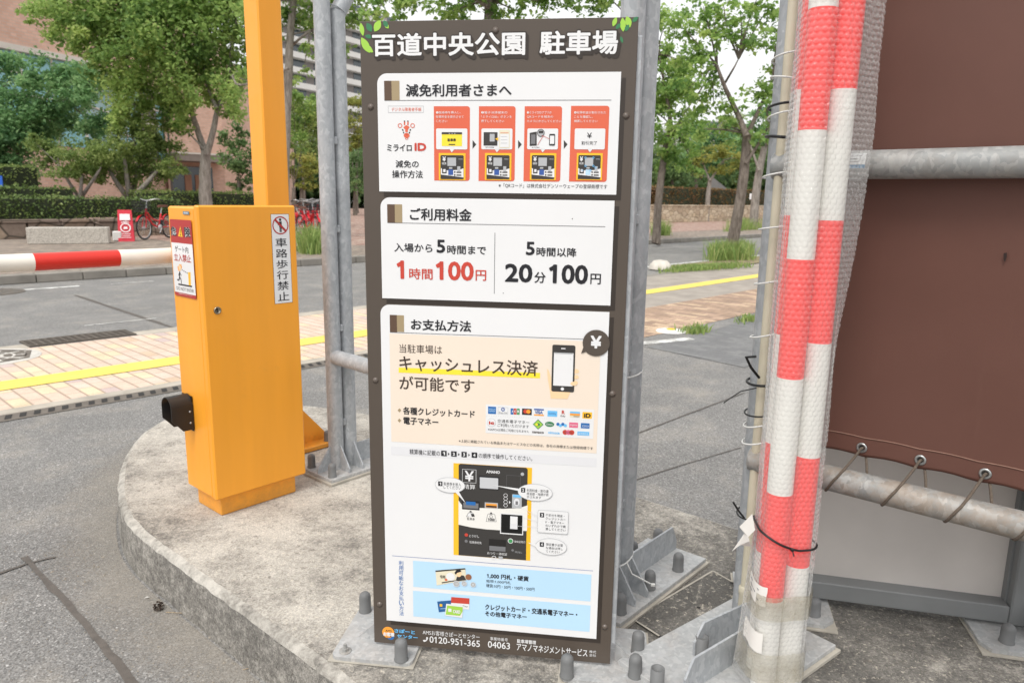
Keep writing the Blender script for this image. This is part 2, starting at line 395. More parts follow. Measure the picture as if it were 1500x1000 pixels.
for i,(a0,a1,n0,n1) in enumerate(((-40,60,5.74,6.02),)):
    for k in range(4):
        nn=n0+.035+k*.07; P=[RW(a,n,z) for a in (a0,a1) for (n,z) in ((nn-.024,GZ+.009),(nn-.016,GZ+.014),(nn+.016,GZ+.014),(nn+.024,GZ+.009))]
        o.add(P,[(0,4,5,1),(1,5,6,2),(2,6,7,3)],TACT.m)
    o.add([RW(a0,n0,GZ+.0085),RW(a1,n0,GZ+.0085),RW(a1,n1,GZ+.0085),RW(a0,n1,GZ+.0085)],[(0,1,2,3)],TACT.m)
struct(o.build('tactile_paving'))
# far pavement: a raised slab with a kerb
o=MB()
o.add([RW(a,n,GZ+.13) for a,n in rect(-200,200,12.58,21.9)],[(0,1,2,3)],GREYP); struct(o.build('far_pavement'))
o=MB(); KC=plain('kerb_stone',lin(140,135,127),.9,.3,3,bump=.5)
for a in np.arange(-24,40,.62):
    o.box(RW(a,12.5,GZ+.066),(.61,.155,.132),KC,ux=(math.cos(RY),math.sin(RY),0),bev=.012)
struct(o.build('far_kerb'))
o=MB(); o.add([RW(a,n,GZ+.134) for a,n in rect(7.5,200,15.2,60)],[(0,1,2,3)],REDP); struct(o.build('brick_plaza'))
o=MB(); o.add([RW(a,n,GZ+.004) for a,n in rect(5.3,12.6,7.1,7.3)],[(0,1,2,3)],KC)
o.add([RW(a,n,GZ+.02) for a,n in rect(12.6,60,7.1,8.0)],[(0,1,2,3)],plain('dry_verge_soil',lin(140,128,98),.95,.4,6,bump=.8)); struct(o.build('verge_soil'))
WHT=NB('worn_road_paint'); WHT.base(WHT.mix(WHT.ramp(WHT.noise(9,8,.75),[(.42,0.0),(.58,1.0)]),lin(150,148,143),lin(226,226,222))).rough(.7)
road_obj('road_marking',[rect(2.5,3.3,11.55,11.68),rect(3.7,4.3,11.58,11.62),rect(9,60,8.12,8.26),[(5.2,3.99),(5.2,3.85),(6.28,3.50),(6.33,3.60)],rect(2.3,3.0,8.07,8.095)],WHT.m,GZ+.005)
TAR=plain('bitumen_seam',lin(96,90,84),.7,.3,30,bump=.5)
def seam(pts,wd,name='tar_seam'):
    o=MB(); P=[G(x,y,GZ+.004) for x,y in pts]; L=[];n=len(P)
    Q=[]
    for i in range(n-1):
        for k in range(6): Q.append(P[i].lerp(P[i+1],k/6)+Vector((random.uniform(-1,1),random.uniform(-1,1),0))*wd*.16)
    Q.append(P[-1])
    for i,p in enumerate(Q):
        t=(Q[min(i+1,len(Q)-1)]-Q[max(i-1,0)]).normalized(); s_=Vector((-t.y,t.x,0)); ww=wd*random.uniform(.7,1.25)/2
        L+=[p+s_*ww,p-s_*ww]
    o.add(L,[(2*i,2*i+1,2*i+3,2*i+2) for i in range(len(Q)-1)],TAR); return struct(o.build(name))
seam([(36,815),(100,885),(160,955),(200,1010)],.021); seam([(-10,842),(45,823),(82,815)],.012)
seam([(110,432),(200,462),(262,482)],.05); seam([(905,645),(1010,605),(1090,575)],.012); seam([(900,712),(1000,680),(1085,655)],.008)

# trench drain with slotted cover, catch grate and covers
IRON=plain('cast_iron',lin(122,114,105),.6,.25,12,metal=.4); DARK=plain('drain_shadow_pit',lin(46,44,42),.9)
o=MB(); ra=Vector((math.cos(RY),math.sin(RY),0))
o.add([RW(a,n,GZ+.004) for a,n in rect(-8,5.3,4.95,5.1)],[(0,1,2,3)],IRON)
for a in np.arange(-2.5,5.2,.075):
    o.add([RW(a,4.985,GZ+.0065),RW(a+.035,4.985,GZ+.0065),RW(a+.06,5.07,GZ+.0065),RW(a+.025,5.07,GZ+.0065)],[(0,1,2,3)],DARK)
tag(o.build('trench_drain'),'long narrow slotted trench drain cover along the near edge of the pink pavers','drain cover')
o=MB(); o.add([RW(a,n,GZ+.003) for a,n in rect(1.62,2.5,7.25,7.55)],[(0,1,2,3)],DARK)
for a in np.arange(1.63,2.5,.06): o.box(RW(a,7.4,GZ+.008),(.014,.29,.012),IRON,ux=ra)
for n in (7.26,7.31,7.36,7.41,7.46,7.51,7.545): o.box(RW(2.06,n,GZ+.010),(.88,.012,.012),IRON,ux=ra)
tag(o.build('drain_grate'),'dark square-mesh steel drain grate set between the road and the pink pavers','drain grate')
def cover(a,n,r,name,label,m1,m2,rings):
    o=MB(); c=RW(a,n,GZ+.006); o.lathe(c,(0,0,1),[(0,.004),(r*.93,.004),(r*.94,.0015),(r,.0015),(r,-.006)],m1,40,False)
    for i,(r0,r1,k,gap) in enumerate(rings):
        for j in range(k):
            q0=2*math.pi*(j+gap/2)/k; q1=2*math.pi*(j+1-gap/2)/k; st=6; V=[];F=[]
            for t in range(st+1):
                q=q0+(q1-q0)*t/st
                for rr in (r0*r,r1*r): V.append(c+Vector((math.cos(q)*rr,math.sin(q)*rr,.0065)))
            for t in range(st): F.append((2*t,2*t+1,2*t+3,2*t+2))
            o.add(V,F,m2)
    return tag(o.build(name),label,'manhole cover')
cover(1.28,6.98,.36,'manhole_cover','pale patterned round manhole cover set in the pink and cream pavers',plain('pale_cover_paint',lin(196,192,184),.7,.2,9),IRON,[(.1,.2,6,.3),(.28,.44,5,.25),(.5,.72,10,.3),(.78,.9,1,0)])
cover(2.2,11.6,.42,'manhole_cover','dark iron round manhole cover in the road under the boom',IRON,plain('worn_iron',lin(120,116,110),.5,.2,9,metal=.4),[(.15,.3,6,.3),(.4,.6,10,.4),(.68,.88,16,.4)])

# ------------------------------------------------------------------ concrete island
def island_outline(off=0):
    half=[(.925,2.40),(.932,2.58),(.962,2.75),(1.008,2.90),(1.076,3.08),(1.18,3.31),(1.325,3.54),(1.45,3.68),(1.569,3.775),(1.70,3.835)]
    oth=[(1.84,3.83),(1.98,3.76),(2.12,3.63),(2.24,3.44),(2.33,3.22),(2.38,2.98),(2.40,2.7)]
    K=[(.925,n) for n in np.linspace(-3.2,2.3,60)]+half+oth+[(2.40,n) for n in np.linspace(2.6,-3.2,60)]
    for _ in range(2):
        Q=[K[0]]
        for p,q in zip(K,K[1:]): Q+=[(p[0]*.75+q[0]*.25,p[1]*.75+q[1]*.25),(p[0]*.25+q[0]*.75,p[1]*.25+q[1]*.75)]
        K=Q+[K[-1]]
    cu,cn=1.66,2.3; out=[]
    for i,p in enumerate(K):
        q0=K[max(i-1,0)]; q1=K[min(i+1,len(K)-1)]; t=(q1[0]-q0[0],q1[1]-q0[1]); l=math.hypot(*t) or 1
        out.append((p[0]-t[1]/l*off,p[1]+t[0]/l*off))
    return out
o=MB(); P0=island_outline()
import mathutils
def ij(p,sc_,am): 
    v=mathutils.noise.noise_vector(Vector((p[0]*sc_,p[1]*sc_,3.1))); return (p[0]+v.x*am,p[1]+v.y*am)
def uw(u,n,z): return GU*u+GV*n+UZ*z
def ring(off,z,am,sc_=9): 
    return [uw(*ij(p,sc_,am),z+am*.25*mathutils.noise.noise(Vector((p[0]*14,p[1]*14,z*9)))) for p in island_outline(off)]
Rg=[ring(.010,GZ-.03,.006),ring(.010,-.13,.006),ring(.006,-.06,.006,14),ring(.002,-.020,.006,18),ring(-.006,-.007,.006,22),ring(-.022,-.001,.004,22)]
n0=len(P0); V=[p for r in Rg for p in r]; F=[]; F2=[]
for i in range(len(Rg)-1):
    for k in range(n0):
        k2=(k+1)%n0; (F if i<3 else F2).append((i*n0+k,i*n0+k2,(i+1)*n0+k2,(i+1)*n0+k))
k0=len(V)
o.add(V,F,KERB,True); EDGE=NB('worn_kerb_edge'); 
t=EDGE.math('ADD',EDGE.math('MULTIPLY',EDGE.noise(6,8,.7),.5),EDGE.math('MULTIPLY',EDGE.noise(40,7,.75),.5))
EDGE.base(EDGE.ramp(t,[(.36,(.16,.15,.135,1)),(.45,(.36,.338,.30,1)),(.58,(.60,.568,.51,1))])).rough(.92).spec(.2); EDGE.bump(EDGE.noise(70,6,.75),.9,.01)
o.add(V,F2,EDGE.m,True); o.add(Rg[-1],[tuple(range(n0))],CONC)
isl=struct(o.build('concrete_island'))
m=NB('sand_drift'); m.base(m.mix(1.0,lin(172,165,154),m.ramp(m.vor(260,'Color'),[(0,.7),(1,1.25)]),'MULTIPLY')).rough(.95).spec(.1)
tr=m.n('ShaderNodeBsdfTransparent'); at=m.n('ShaderNodeAttribute',attribute_name='cover')
fac=m.ramp(m.math('ADD',m.math('MULTIPLY',at.outputs['Fac'],.75),m.math('ADD',m.math('MULTIPLY',m.noise(5,7,.7),.35),m.math('MULTIPLY',m.noise(60,4,.8),.35))),[(.66,0.0),(.95,.55)])
ms=m.n('ShaderNodeMixShader'); m.l(fac,ms.inputs[0]); m.l(tr.outputs[0],ms.inputs[1]); m.l(m.b.outputs[0],ms.inputs[2]); m.l(ms.outputs[0],m.t.nodes['Material Output'].inputs[0])
o=MB(); us=(0.02,.12,.24,.36,.48); K=island_outline(.0); Rr=[island_outline(u) for u in us]; K=len(K)
lim=int(K*.62); V=[uw(Rr[j][i][0],Rr[j][i][1],GZ+.003) for i in range(lim) for j in range(5)]
o.add(V,[(i*5+j,i*5+j+1,(i+1)*5+j+1,(i+1)*5+j) for i in range(lim-1) for j in range(4)],m.m); sd_=o.build('sand_drift'); struct(sd_,'stuff')
at_=sd_.data.attributes.new('cover','FLOAT','POINT'); at_.data.foreach_set('value',np.tile(np.array([.72,.62,.46,.24,0.0],dtype=np.float32),lim))
# mortar pad beside the frame foot
o=MB(); q=[G(*p) for p in ((926,908),(1044,838),(1104,872),(988,948))]
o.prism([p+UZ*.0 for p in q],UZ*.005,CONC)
PATCH=o
struct(PATCH.build('mortar_patch'))
o=MB()
for a,b in ((0,1),(1,2),(2,3),(3,0)):
    p,r=q[a]+UZ*.0062,q[b]+UZ*.0062; t=(r-p).normalized(); s_=Vector((-t.y,t.x,0))*.003
    o.add([p+s_,p-s_,r-s_,r+s_],[(0,1,2,3)],MORT)
for (x,y) in ((1023,892),(1072,856),(968,935)): 
    c=G(x,y)+UZ*.0066; o.add([c+Vector((math.cos(k*.785)*.006,math.sin(k*.785)*.006,0)) for k in range(8)],[tuple(range(8))],DARK)
struct(o.build('joint_line'))

# ------------------------------------------------------------------ flat printed surfaces
class Plane:
    """a flat face in the place: origin, horizontal axis, outward normal"""
    def __init__(s,O,yaw):
        s.O=Vector(O); s.U=Vector((math.cos(yaw),math.sin(yaw),0)); s.N=Vector((math.sin(yaw),-math.cos(yaw),0))
    def uv(s,x,y):
        d=ray(x,y); t=(s.O-CAM).dot(s.N)/d.dot(s.N); p=CAM+d*t-s.O; return (p.dot(s.U),p.z)
    def w(s,u,v,off=0): return s.O+s.U*u+UZ*v+s.N*off
CROP={'P':(0,0,1),'A':(520,0,3.3333),'B':(540,270,3.947),'C':(550,440,4.1657),'D':(550,640,4.2857),'E':(520,800,3.75),'G':(235,300,6.662),'H':(385,300,6.45),'I':(555,150,7.694)}
def glyphs_raw(text):
    cu=bpy.data.curves.new('lettering','FONT'); cu.body=text; cu.size=1; cu.resolution_u=2
    ob=bpy.data.objects.new('lettering',cu); COL.objects.link(ob)
    me=bpy.data.meshes.new_from_object(ob.evaluated_get(bpy.context.evaluated_depsgraph_get()))
    vv=np.array([v.co[:2] for v in me.vertices]); bpy.data.objects.remove(ob); bpy.data.curves.remove(cu); bpy.data.meshes.remove(me); return vv,[]
_tc={}
def glyphs(text,bold):
    k=(text,bold)
    if k in _tc: return _tc[k]
    cu=bpy.data.curves.new('lettering','FONT'); cu.body=text; cu.size=1; cu.offset=bold; cu.resolution_u=3
    ob=bpy.data.objects.new('lettering',cu); COL.objects.link(ob)
    dg=bpy.context.evaluated_depsgraph_get(); me=bpy.data.meshes.new_from_object(ob.evaluated_get(dg))
    vv=np.array([v.co[:2] for v in me.vertices]); ff=[tuple(p.vertices) for p in me.polygons]
    bpy.data.objects.remove(ob); bpy.data.curves.remove(cu); bpy.data.meshes.remove(me)
    if '1' in text and text!='1' or text=='1':      # the plain bar of this font's 1 gets its flag
        if text=='1': one=vv; w1=np.ptp(one[:,0]); tops=[(vv[:,0].max(),vv[:,1].max())]
        else:
            one,_=glyphs_raw('1'); w1=np.ptp(one[:,0]); tops=[]
            for i,ch in enumerate(text):
                if ch=='1': q,_=glyphs_raw(text[:i+1]); tops.append((q[:,0].max(),one[:,1].max()))
        for (xr,yt) in tops:
            k0=len(vv); xl=xr-w1*.5; vv=np.vstack([vv,[[xl,yt],[xl-.20,yt-.13],[xl-.155,yt-.215],[xl,yt-.125]]]); ff=ff+[(k0,k0+1,k0+2,k0+3)]
    _tc[k]=(vv,ff); return _tc[k]
class Print:
    def __init__(s,pl,crop): s.pl=pl; s.c=crop; s.mb=MB(); s.lay=0
    def q(s,x,y,c=None):
        ox,oy,k=CROP[c or s.c]; return s.pl.uv(ox+x/k,oy+y/k)
    def put(s,uv,faces,mat,z): s.mb.add([s.pl.w(u,v,z) for u,v in uv],faces,mat)
    def poly(s,px,mat,z,c=None): 
        P=[s.q(x,y,c) for x,y in px]
        ar=sum(P[i][0]*P[(i+1)%len(P)][1]-P[(i+1)%len(P)][0]*P[i][1] for i in range(len(P)))
        if ar<0: P=P[::-1]
        s.put(P,[tuple(range(len(P)))],mat,z)
    def rect(s,lb,rt,mat,z,rad=(0,0,0,0),c=None,grow=0):
        u0,v0=s.q(*lb,c); u1,v1=s.q(*rt,c); s.uvrect(u0-grow,v0-grow,u1+grow,v1+grow,mat,z,rad)
    def uvrect(s,u0,v0,u1,v1,mat,z,rad=(0,0,0,0)):
        P=[]
        for (cx,cy,a,r) in ((u0,v0,180,rad[0]),(u1,v0,270,rad[1]),(u1,v1,0,rad[2]),(u0,v1,90,rad[3])):
            sx=1 if cx==u0 else -1; sy=1 if cy==v0 else -1
            if r<=0: P.append((cx,cy)); continue
            for k in range(7):
                q=RD(a+k*15); P.append((cx+sx*r+math.cos(q)*r,cy+sy*r+math.sin(q)*r))
        s.put(P,[tuple(range(len(P)))],mat,z)
    def frame(s,lb,rt,mat,z,t,c=None):
        u0,v0=s.q(*lb,c); u1,v1=s.q(*rt,c)
        for a in ((u0,v0,u1,v0+t),(u0,v1-t,u1,v1),(u0,v0+t,u0+t,v1-t),(u1-t,v0+t,u1,v1-t)): s.uvrect(*a,mat,z)
    def circ(s,x,y,rx,mat,z,ry=None,c=None,r_in=0,n=28,tail=None):
        cu,cv=s.q(x,y,c); ru=s.q(x+rx,y,c)[0]-cu; rv=ru if ry is None else cv-s.q(x,y+ry,c)[1]
        P=[(cu+ru*math.cos(2*math.pi*k/n),cv+rv*math.sin(2*math.pi*k/n)) for k in range(n)]
        if r_in:
            P+=[(cu+ru*r_in*math.cos(2*math.pi*k/n),cv+rv*r_in*math.sin(2*math.pi*k/n)) for k in range(n)]
            s.put(P,[(k,(k+1)%n,n+(k+1)%n,n+k) for k in range(n)],mat,z)
        else: s.put(P,[tuple(range(n))],mat,z)
    def line(s,a,b,mat,z,t,c=None):
        p=Vector(s.q(*a,c)); q=Vector(s.q(*b,c)); d=(q-p).normalized(); n=Vector((-d.y,d.x))*t/2
        s.put([p-n,q-n,q+n,p+n],[(0,1,2,3)],mat,z)
    def text(s,t,lb,rt,mat,z,bold=.012,c=None,du=0,dv=0):
        """fit the ink of a line of text between two corners; heavier weights overprint shifted copies"""
        u0,v0=s.q(*lb,c); u1,v1=s.q(*rt,c); vv,ff=glyphs(t,0.0)
        mn,mxx=vv.min(0),vv.max(0); sz=np.maximum(mxx-mn,1e-6)
        em=.92*(v1-v0)/max(sz[1],.3) if sz[1]>.3 else abs(u1-u0)/max(sz[0],.3); r=max(bold,0)*em
        gu,gv=min(r,(u1-u0)*.2),min(r,(v1-v0)*.3) if du==0 else r
        if du: gu=-0.0; gv=0.0
        B=(vv-mn)/sz*np.array([u1-u0-2*gu,v1-v0-2*gv])+np.array([u0+gu+du,v0+gv+dv])
        sh=[(0,0)]
        if r>.0002: sh=[(math.cos(k*math.pi/4+.39)*r,math.sin(k*math.pi/4+.39)*r) for k in range(8)]+sh
        if bold>.055: sh=[(math.cos(k*math.pi/8)*r,math.sin(k*math.pi/8)*r) for k in range(16)]+[(a*.55,b*.55) for a,b in sh]
        for i,(a,b) in enumerate(sh): s.put([(x+a,y+b) for x,y in B],ff,mat,z+i*.000012)
    def vtext(s,t,top,bot,width,mat,z,bold=.012,c=None,fill=.86):
        (xa,ya),(xb,yb)=top,bot; n=len(t)
        for i,ch in enumerate(t):
            y0=ya+(yb-ya)*i/n; y1=ya+(yb-ya)*(i+1)/n; g=(y1-y0)*(1-fill)/2; xc=xa+(xb-xa)*(i+.5)/n
            s.text(ch,(xc-width/2,y1-g),(xc+width/2,y0+g),mat,z,bold,c)
    def leaf(s,px,py,ang,ln,wd,mat,z,c=None):
        cu,cv=s.q(px,py,c); k=s.q(px+1,py,c)[0]-cu; P=[]
        for i in range(11):
            t=i/10; P.append((t-.5,.5*math.sin(math.pi*t)**.85))
        for i in range(9,0,-1):
            t=i/10; P.append((t-.5,-.5*math.sin(math.pi*t)**.85))
        ca,sa=math.cos(RD(ang)),math.sin(RD(ang))
        s.put([(cu+(x*ln*ca-y*wd*sa)*k,cv+(x*ln*sa+y*wd*ca)*k) for x,y in P],[tuple(range(len(P)))],mat,z)
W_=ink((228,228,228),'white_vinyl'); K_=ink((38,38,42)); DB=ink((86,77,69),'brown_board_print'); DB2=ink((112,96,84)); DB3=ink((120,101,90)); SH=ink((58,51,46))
RED=ink((198,72,58)); SAL=ink((219,104,76)); TANS=ink((164,146,114)); BRS=ink((96,76,62)); GRY=ink((120,120,122)); LG=ink((178,180,182))
BEI=ink((234,219,202)); HIY=ink((246,222,64)); STR=ink((222,222,224)); LBL=ink((184,218,242)); BLU=ink((44,108,176)); SKYB=ink((112,188,236)); NAVY=ink((60,92,160))
GRN=ink((70,150,90)); DGR=ink((60,124,84)); LGR=ink((160,206,80)); ORG=ink((242,160,60)); SKIN=ink((244,208,164)); MY=ink((246,190,48)); MD=ink((62,60,58)); PINKI=ink((222,110,140)); CRM=ink((226,218,192)); BRC=ink((150,100,70)); TXB=ink((70,58,50))
L=.00035

# ------------------------------------------------------------------ parking sign
SY=-.12783; SO=Vector((-.3443,1.7078,.02)); SPL=Plane(SO,SY); SW,SHT=.6039,1.5048
sign=thing('parking_sign','tall brown parking fee board with three white notice panels of Japanese text','sign board',SO,SY)
o=MB(); o.box(SPL.w(SW/2,SHT/2,-.0025),(SW,.005,SHT),DB,ux=SPL.U,bev=.0008); board=o.build('board',sign)
p=Print(SPL,'A')
TRu,TRv=SW,SHT
arc=[p.q(x,y) for x,y in ((830,96),(832,160),(845,220),(870,280),(905,330),(930,356),(1320,356),(1320,452),(1372,450))]
arc[-1]=(SW-.0006,arc[-1][1]); arc.append((SW-.0006,SHT-.0006)); arc[0]=(arc[0][0],SHT-.0006)
p.put(arc[::-1] if False else arc,[tuple(range(len(arc)))],DB2,L)
u1,v1=p.q(722,470,'E'); u2,v2=p.q(170,136,'E')
p.put([(.0006,.0006),(u1,.0006),(u1,v1+.03),(u2+.0,v1+.03),(u2,v2),(.0006,v2)],[(0,1,2,3,4,5)],DB3,L)
for (x,y,a,ln,wd,m_) in ((34,145,100,60,22,LGR),(70,135,120,46,28,DGR),(110,128,60,58,34,LGR),(150,118,-60,36,22,DGR),(155,128,-50,30,18,LGR),(68,180,-10,40,18,DGR),(52,222,-60,80,34,LGR),(64,238,-35,60,28,LGR),
                         (1268,108,70,46,22,LGR),(1308,122,95,66,28,LGR),(1335,108,110,56,30,LGR),(1285,130,50,34,18,DGR),(1328,138,60,36,20,DGR),(1368,96,40,36,20,DGR),(1302,195,110,34,14,DGR)):
    p=Print(SPL,'A'); p.leaf(x,y,a,ln,wd,m_,2*L+random.random()*L*.5); p.mb.build('leaf_print',board)
p=Print(SPL,'A')
for t,lb,rt in (('百道中央公園',(86,278),(833,155)),('駐車場',(901,270),(1287,148))):
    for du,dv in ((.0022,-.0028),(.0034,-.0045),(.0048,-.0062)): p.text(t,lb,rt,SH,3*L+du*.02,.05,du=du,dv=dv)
    p.text(t,lb,rt,SH,3.5*L,.06,du=1e-7); p.text(t,lb,rt,W_,4.6*L,.030)
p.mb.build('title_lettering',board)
p=Print(SPL,'E')
p.circ(183,470,33,ORG,2*L); p.circ(196,492,20,BLU,2*L); p.text('AMS',(168,466),(203,456),TXB,3*L,.02)
p.text('お客様',(156,488),(217,472),W_,3*L,.05); p.text('さぽーと',(217,470),(330,458),SKYB,3*L,.045); p.text('センター',(232,499),(345,488),SKYB,3*L,.045)
p.text('AMSお客様さぽーとセンター',(372,481),(685,482),W_,3*L,.014)
p.text('0120-951-365',(410,525),(687,515),W_,3*L,.01)
p.poly([(373,512),(380,522),(392,518),(402,505),(400,496),(394,494),(390,502),(394,505),(386,513),(382,509)],W_,3*L)
p.text('事業地番号',(742,512),(840,502),W_,3*L,.02); p.text('04063',(730,552),(852,527),W_,3*L,.01)
p.text('駐車場管理',(890,527),(995,515),W_,3*L,.02); p.text('アマノマネジメントサービス',(888,567),(1278,563),W_,3*L,.012)
p.text('株式',(1287,582),(1325,570),W_,3*L,.01); p.text('会社',(1287,601),(1325,589),W_,3*L,.01)
p.mb.build('footer_lettering',board)
for (x,y) in ((543,157),(726,45),(917,170),(550,557),(897,577),(556,885),(886,918)):
    o=MB(); u,v=SPL.uv(x,y); o.lathe(SPL.w(u,v,0),SPL.N,[(.0075,0),(.0075,.0008),(.0055,.0013),(.0053,.0022),(.003,.0032),(0,.0034)],plain('brown_bolt_cover',lin(96,86,78),.35,.1,30,spec=.6),16); o.build('bolt',board)
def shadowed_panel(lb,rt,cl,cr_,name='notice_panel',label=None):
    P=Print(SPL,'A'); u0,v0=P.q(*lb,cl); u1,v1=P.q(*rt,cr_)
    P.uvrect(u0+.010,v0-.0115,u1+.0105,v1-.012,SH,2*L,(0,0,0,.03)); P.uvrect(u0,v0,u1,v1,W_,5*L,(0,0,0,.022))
    ob=P.mb.build(name,sign)
    if label: ob['label']=label
    return ob
Z1,Z2,Z3,Z4,Z5,Z6=[L*k for k in (6,7,8,9,10,11)]
def heading(P,t,sq,lb,rt,l0,l1):
    (a,b),(c_,d)=sq; P.rect(a,b,BRS,Z1); P.rect(c_,d,TANS,Z1); P.text(t,lb,rt,K_,Z2,.026); P.line(l0,l1,GRY,Z1,.0014)
# panel 1: discount procedure
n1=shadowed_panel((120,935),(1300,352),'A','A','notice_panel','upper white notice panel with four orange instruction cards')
p=Print(SPL,'A'); heading(p,'減免利用者さまへ',(((145,492),(180,396)),((180,492),(218,396))),(250,474),(766,410),(145,492),(1252,490))
p.text('ミライロ',(158,739),(278,706),K_,Z2,.02); p.text('ID',(292,738),(349,699),RED,Z2,.05)
p.text('減免の',(200,819),(312,784),K_,Z2,.014); p.text('操作方法',(183,869),(332,833),K_,Z2,.014)
p.frame((163,552),(336,518),LG,Z1,.0007); p.text('デジタル障害者手帳',(180,545),(325,526),SAL,Z2,.004)
p.text('※「QRコード」は株式会社デンソーウェーブの登録商標です',(702,917),(1232,901),K_,Z2,.004)
for x0 in (575,797,1020): p.poly([(x0,685),(x0+18,706),(x0,728)],MD,Z1)
p.mb.build('lettering',n1)
p=Print(SPL,'I')   # giraffe-head emblem of lines and dots
p.poly([(278,283),(313,258),(350,280),(332,305),(326,338),(302,338),(298,305)],SAL,Z2); p.circ(316,375,33,SAL,Z2,28); p.circ(316,366,13,RED,Z3,5)
for x in (292,330): p.line((x,222),(x,258),SAL,Z2,.003); p.line((x,208),(x,222),MD,Z2,.003)
for x in (241,383): p.circ(x,264,25,SAL,Z2,26,r_in=.7)
for a,b in (((266,305),(278,322)),((278,335),(286,352)),((362,305),(352,322)),((352,335),(344,352))): p.line(a,b,MD,Z2,.0026)
p.circ(317,412,18,SAL,Z2,10,r_in=.6); p.mb.build('emblem',n1)
cards=(((388,882),(562,520)),((604,884),(785,520)),((823,886),(1012,520)),((1045,887),(1243,518)))
ctext=(('❶駐車券を挿入し、','駐車料金を表示させて','ください'),('❷電子決済端末の','「ミライロID」ボタンを','押下してください'),('❸ミライロIDアプリの','QRコードを端末の','カメラにかざしてください'),('❹駐車料金が割引された','ことを確認し、','精算してください'))
def machine(P,x,y,hi=0):
    """small pay-machine picture, ~130 px wide, (x,y) its top left"""
    P.rect((x,y+130),(x+130,y),MY,Z3); P.rect((x+8,y+126),(x+121,y+10),MD,Z4,(0,0,.003,.003))
    P.poly([(x+10,y+72),(x+30,y+84),(x+95,y+82),(x+120,y+74),(x+120,y+118),(x+75,y+112),(x+10,y+104)],W_,Z5)
    P.rect((x+42,y+62),(x+84,y+22),LG,Z5); P.text('¥',(x+18,y+40),(x+34,y+16),W_,Z5,.03); P.text('精算',(x+15,y+56),(x+37,y+44),W_,Z5,.02)
    P.rect((x+16,y+98),(x+38,y+74),MD,Z6); P.rect((x+22,y+92),(x+33,y+78),W_,Z6+L); P.rect((x+46,y+106),(x+70,y+80),NAVY if hi!=1 else LBL,Z6); P.rect((x+50,y+76),(x+66,y+68),LG,Z6)
    P.rect((x+90,y+92),(x+105,y+64),LG,Z6); P.circ(x+78,y+92,4,MD,Z6); P.circ(x+78,y+106,4,MD,Z6); P.rect((x+86,y+110),(x+110,y+104),MD,Z6); P.rect((x+86,y+96),(x+110,y+90),MD,Z6)
    P.rect((x+96,y+30),(x+116,y+28),LG,Z5)
    if hi==1:
        for a in ((x+46,y+22),(x+84,y+22),(x+46,y+62),(x+84,y+62),(x+30,y+84),(x+70,y+84),(x+95,y+70)): P.circ(a[0],a[1],5,SKYB,Z6+L,r_in=.6)
for i,((lb,rt),tx) in enumerate(zip(cards,ctext)):
    p=Print(SPL,'A'); p.rect(lb,rt,SAL,Z1,(0,.006,.006,0)); x0,x1=lb[0],rt[0]; sl=(lb[0]-rt[0])
    tl=(385,605,828,1058)[i]; 
    for k,t in enumerate(tx):
        wd=(122,128,120,156,)[i] if k==0 else (135,150,128,92)[i] if k==1 else (55,112,168,114)[i]
        p.text(t,(tl+12,557+k*21),(tl+12+wd,544+k*21),W_,Z3,.012)
    p.rect((tl+13,730),(tl+165,629),W_,Z3,(.003,.003,.003,.003)); p.poly([(tl+78,729),(tl+102,729),(tl+89,745)],W_,Z3)
    if i==0:
        p.rect((tl+40,714),(tl+139,647),HIY,Z4); p.rect((tl+40,657),(tl+139,647),MD,Z5); p.text('駐車券',(tl+68,692),(tl+110,677),K_,Z5,.04); p.rect((tl+74,709),(tl+106,704),MD,Z5)
        for k in range(3): p.circ(tl+78+k*13,653,2,W_,Z6)
    if i==1:
        p.rect((tl+24,712),(tl+92,647),MD,Z4); p.rect((tl+54,692),(tl+78,655),LG,Z5); p.rect((tl+100,724),(tl+152,637),CRM,Z4); p.rect((tl+104,720),(tl+148,656),W_,Z5); p.line((tl+106,650),(tl+146,650),SAL,Z5,.001)
        for yy in (668,684,700): p.line((tl+108,yy),(tl+140,yy),LG,Z6,.0008)
        p.poly([(tl+80,680),(tl+96,672),(tl+96,688)],MY,Z6); p.text('電子決済端末',(tl+34,724),(tl+76,717),K_,Z5,.02)
    if i==2:
        p.poly([(tl+26,650),(tl+60,644),(tl+60,712),(tl+26,714)],MD,Z4); p.rect((tl+32,704),(tl+54,658),GRY,Z5); p.circ(tl+80,650,18,LG,Z5); p.circ(tl+80,650,18,MD,Z6,r_in=.85); p.rect((tl+70,652),(tl+92,640),MD,Z6)
        p.line((tl+64,710),(tl+92,664),RED,Z6,.0009); p.line((tl+84,662),(tl+124,680),RED,Z6,.0009)
        p.rect((tl+120,712),(tl+150,655),MD,Z5,(.002,.002,.002,.002)); p.rect((tl+124,704),(tl+146,664),W_,Z6); p.text('電子決済端末',(tl+36,724),(tl+74,718),K_,Z5,.02)
    if i==3:
        p.text('¥',(tl+75,676),(tl+99,649),K_,Z5,0); p.text('割引完了',(tl+48,708),(tl+124,690),K_,Z5,-.002)
    machine(p,tl+(24,28,24,20)[i]+2,749,1 if i==3 else 0)
    p.mb.build('instruction_card',n1)
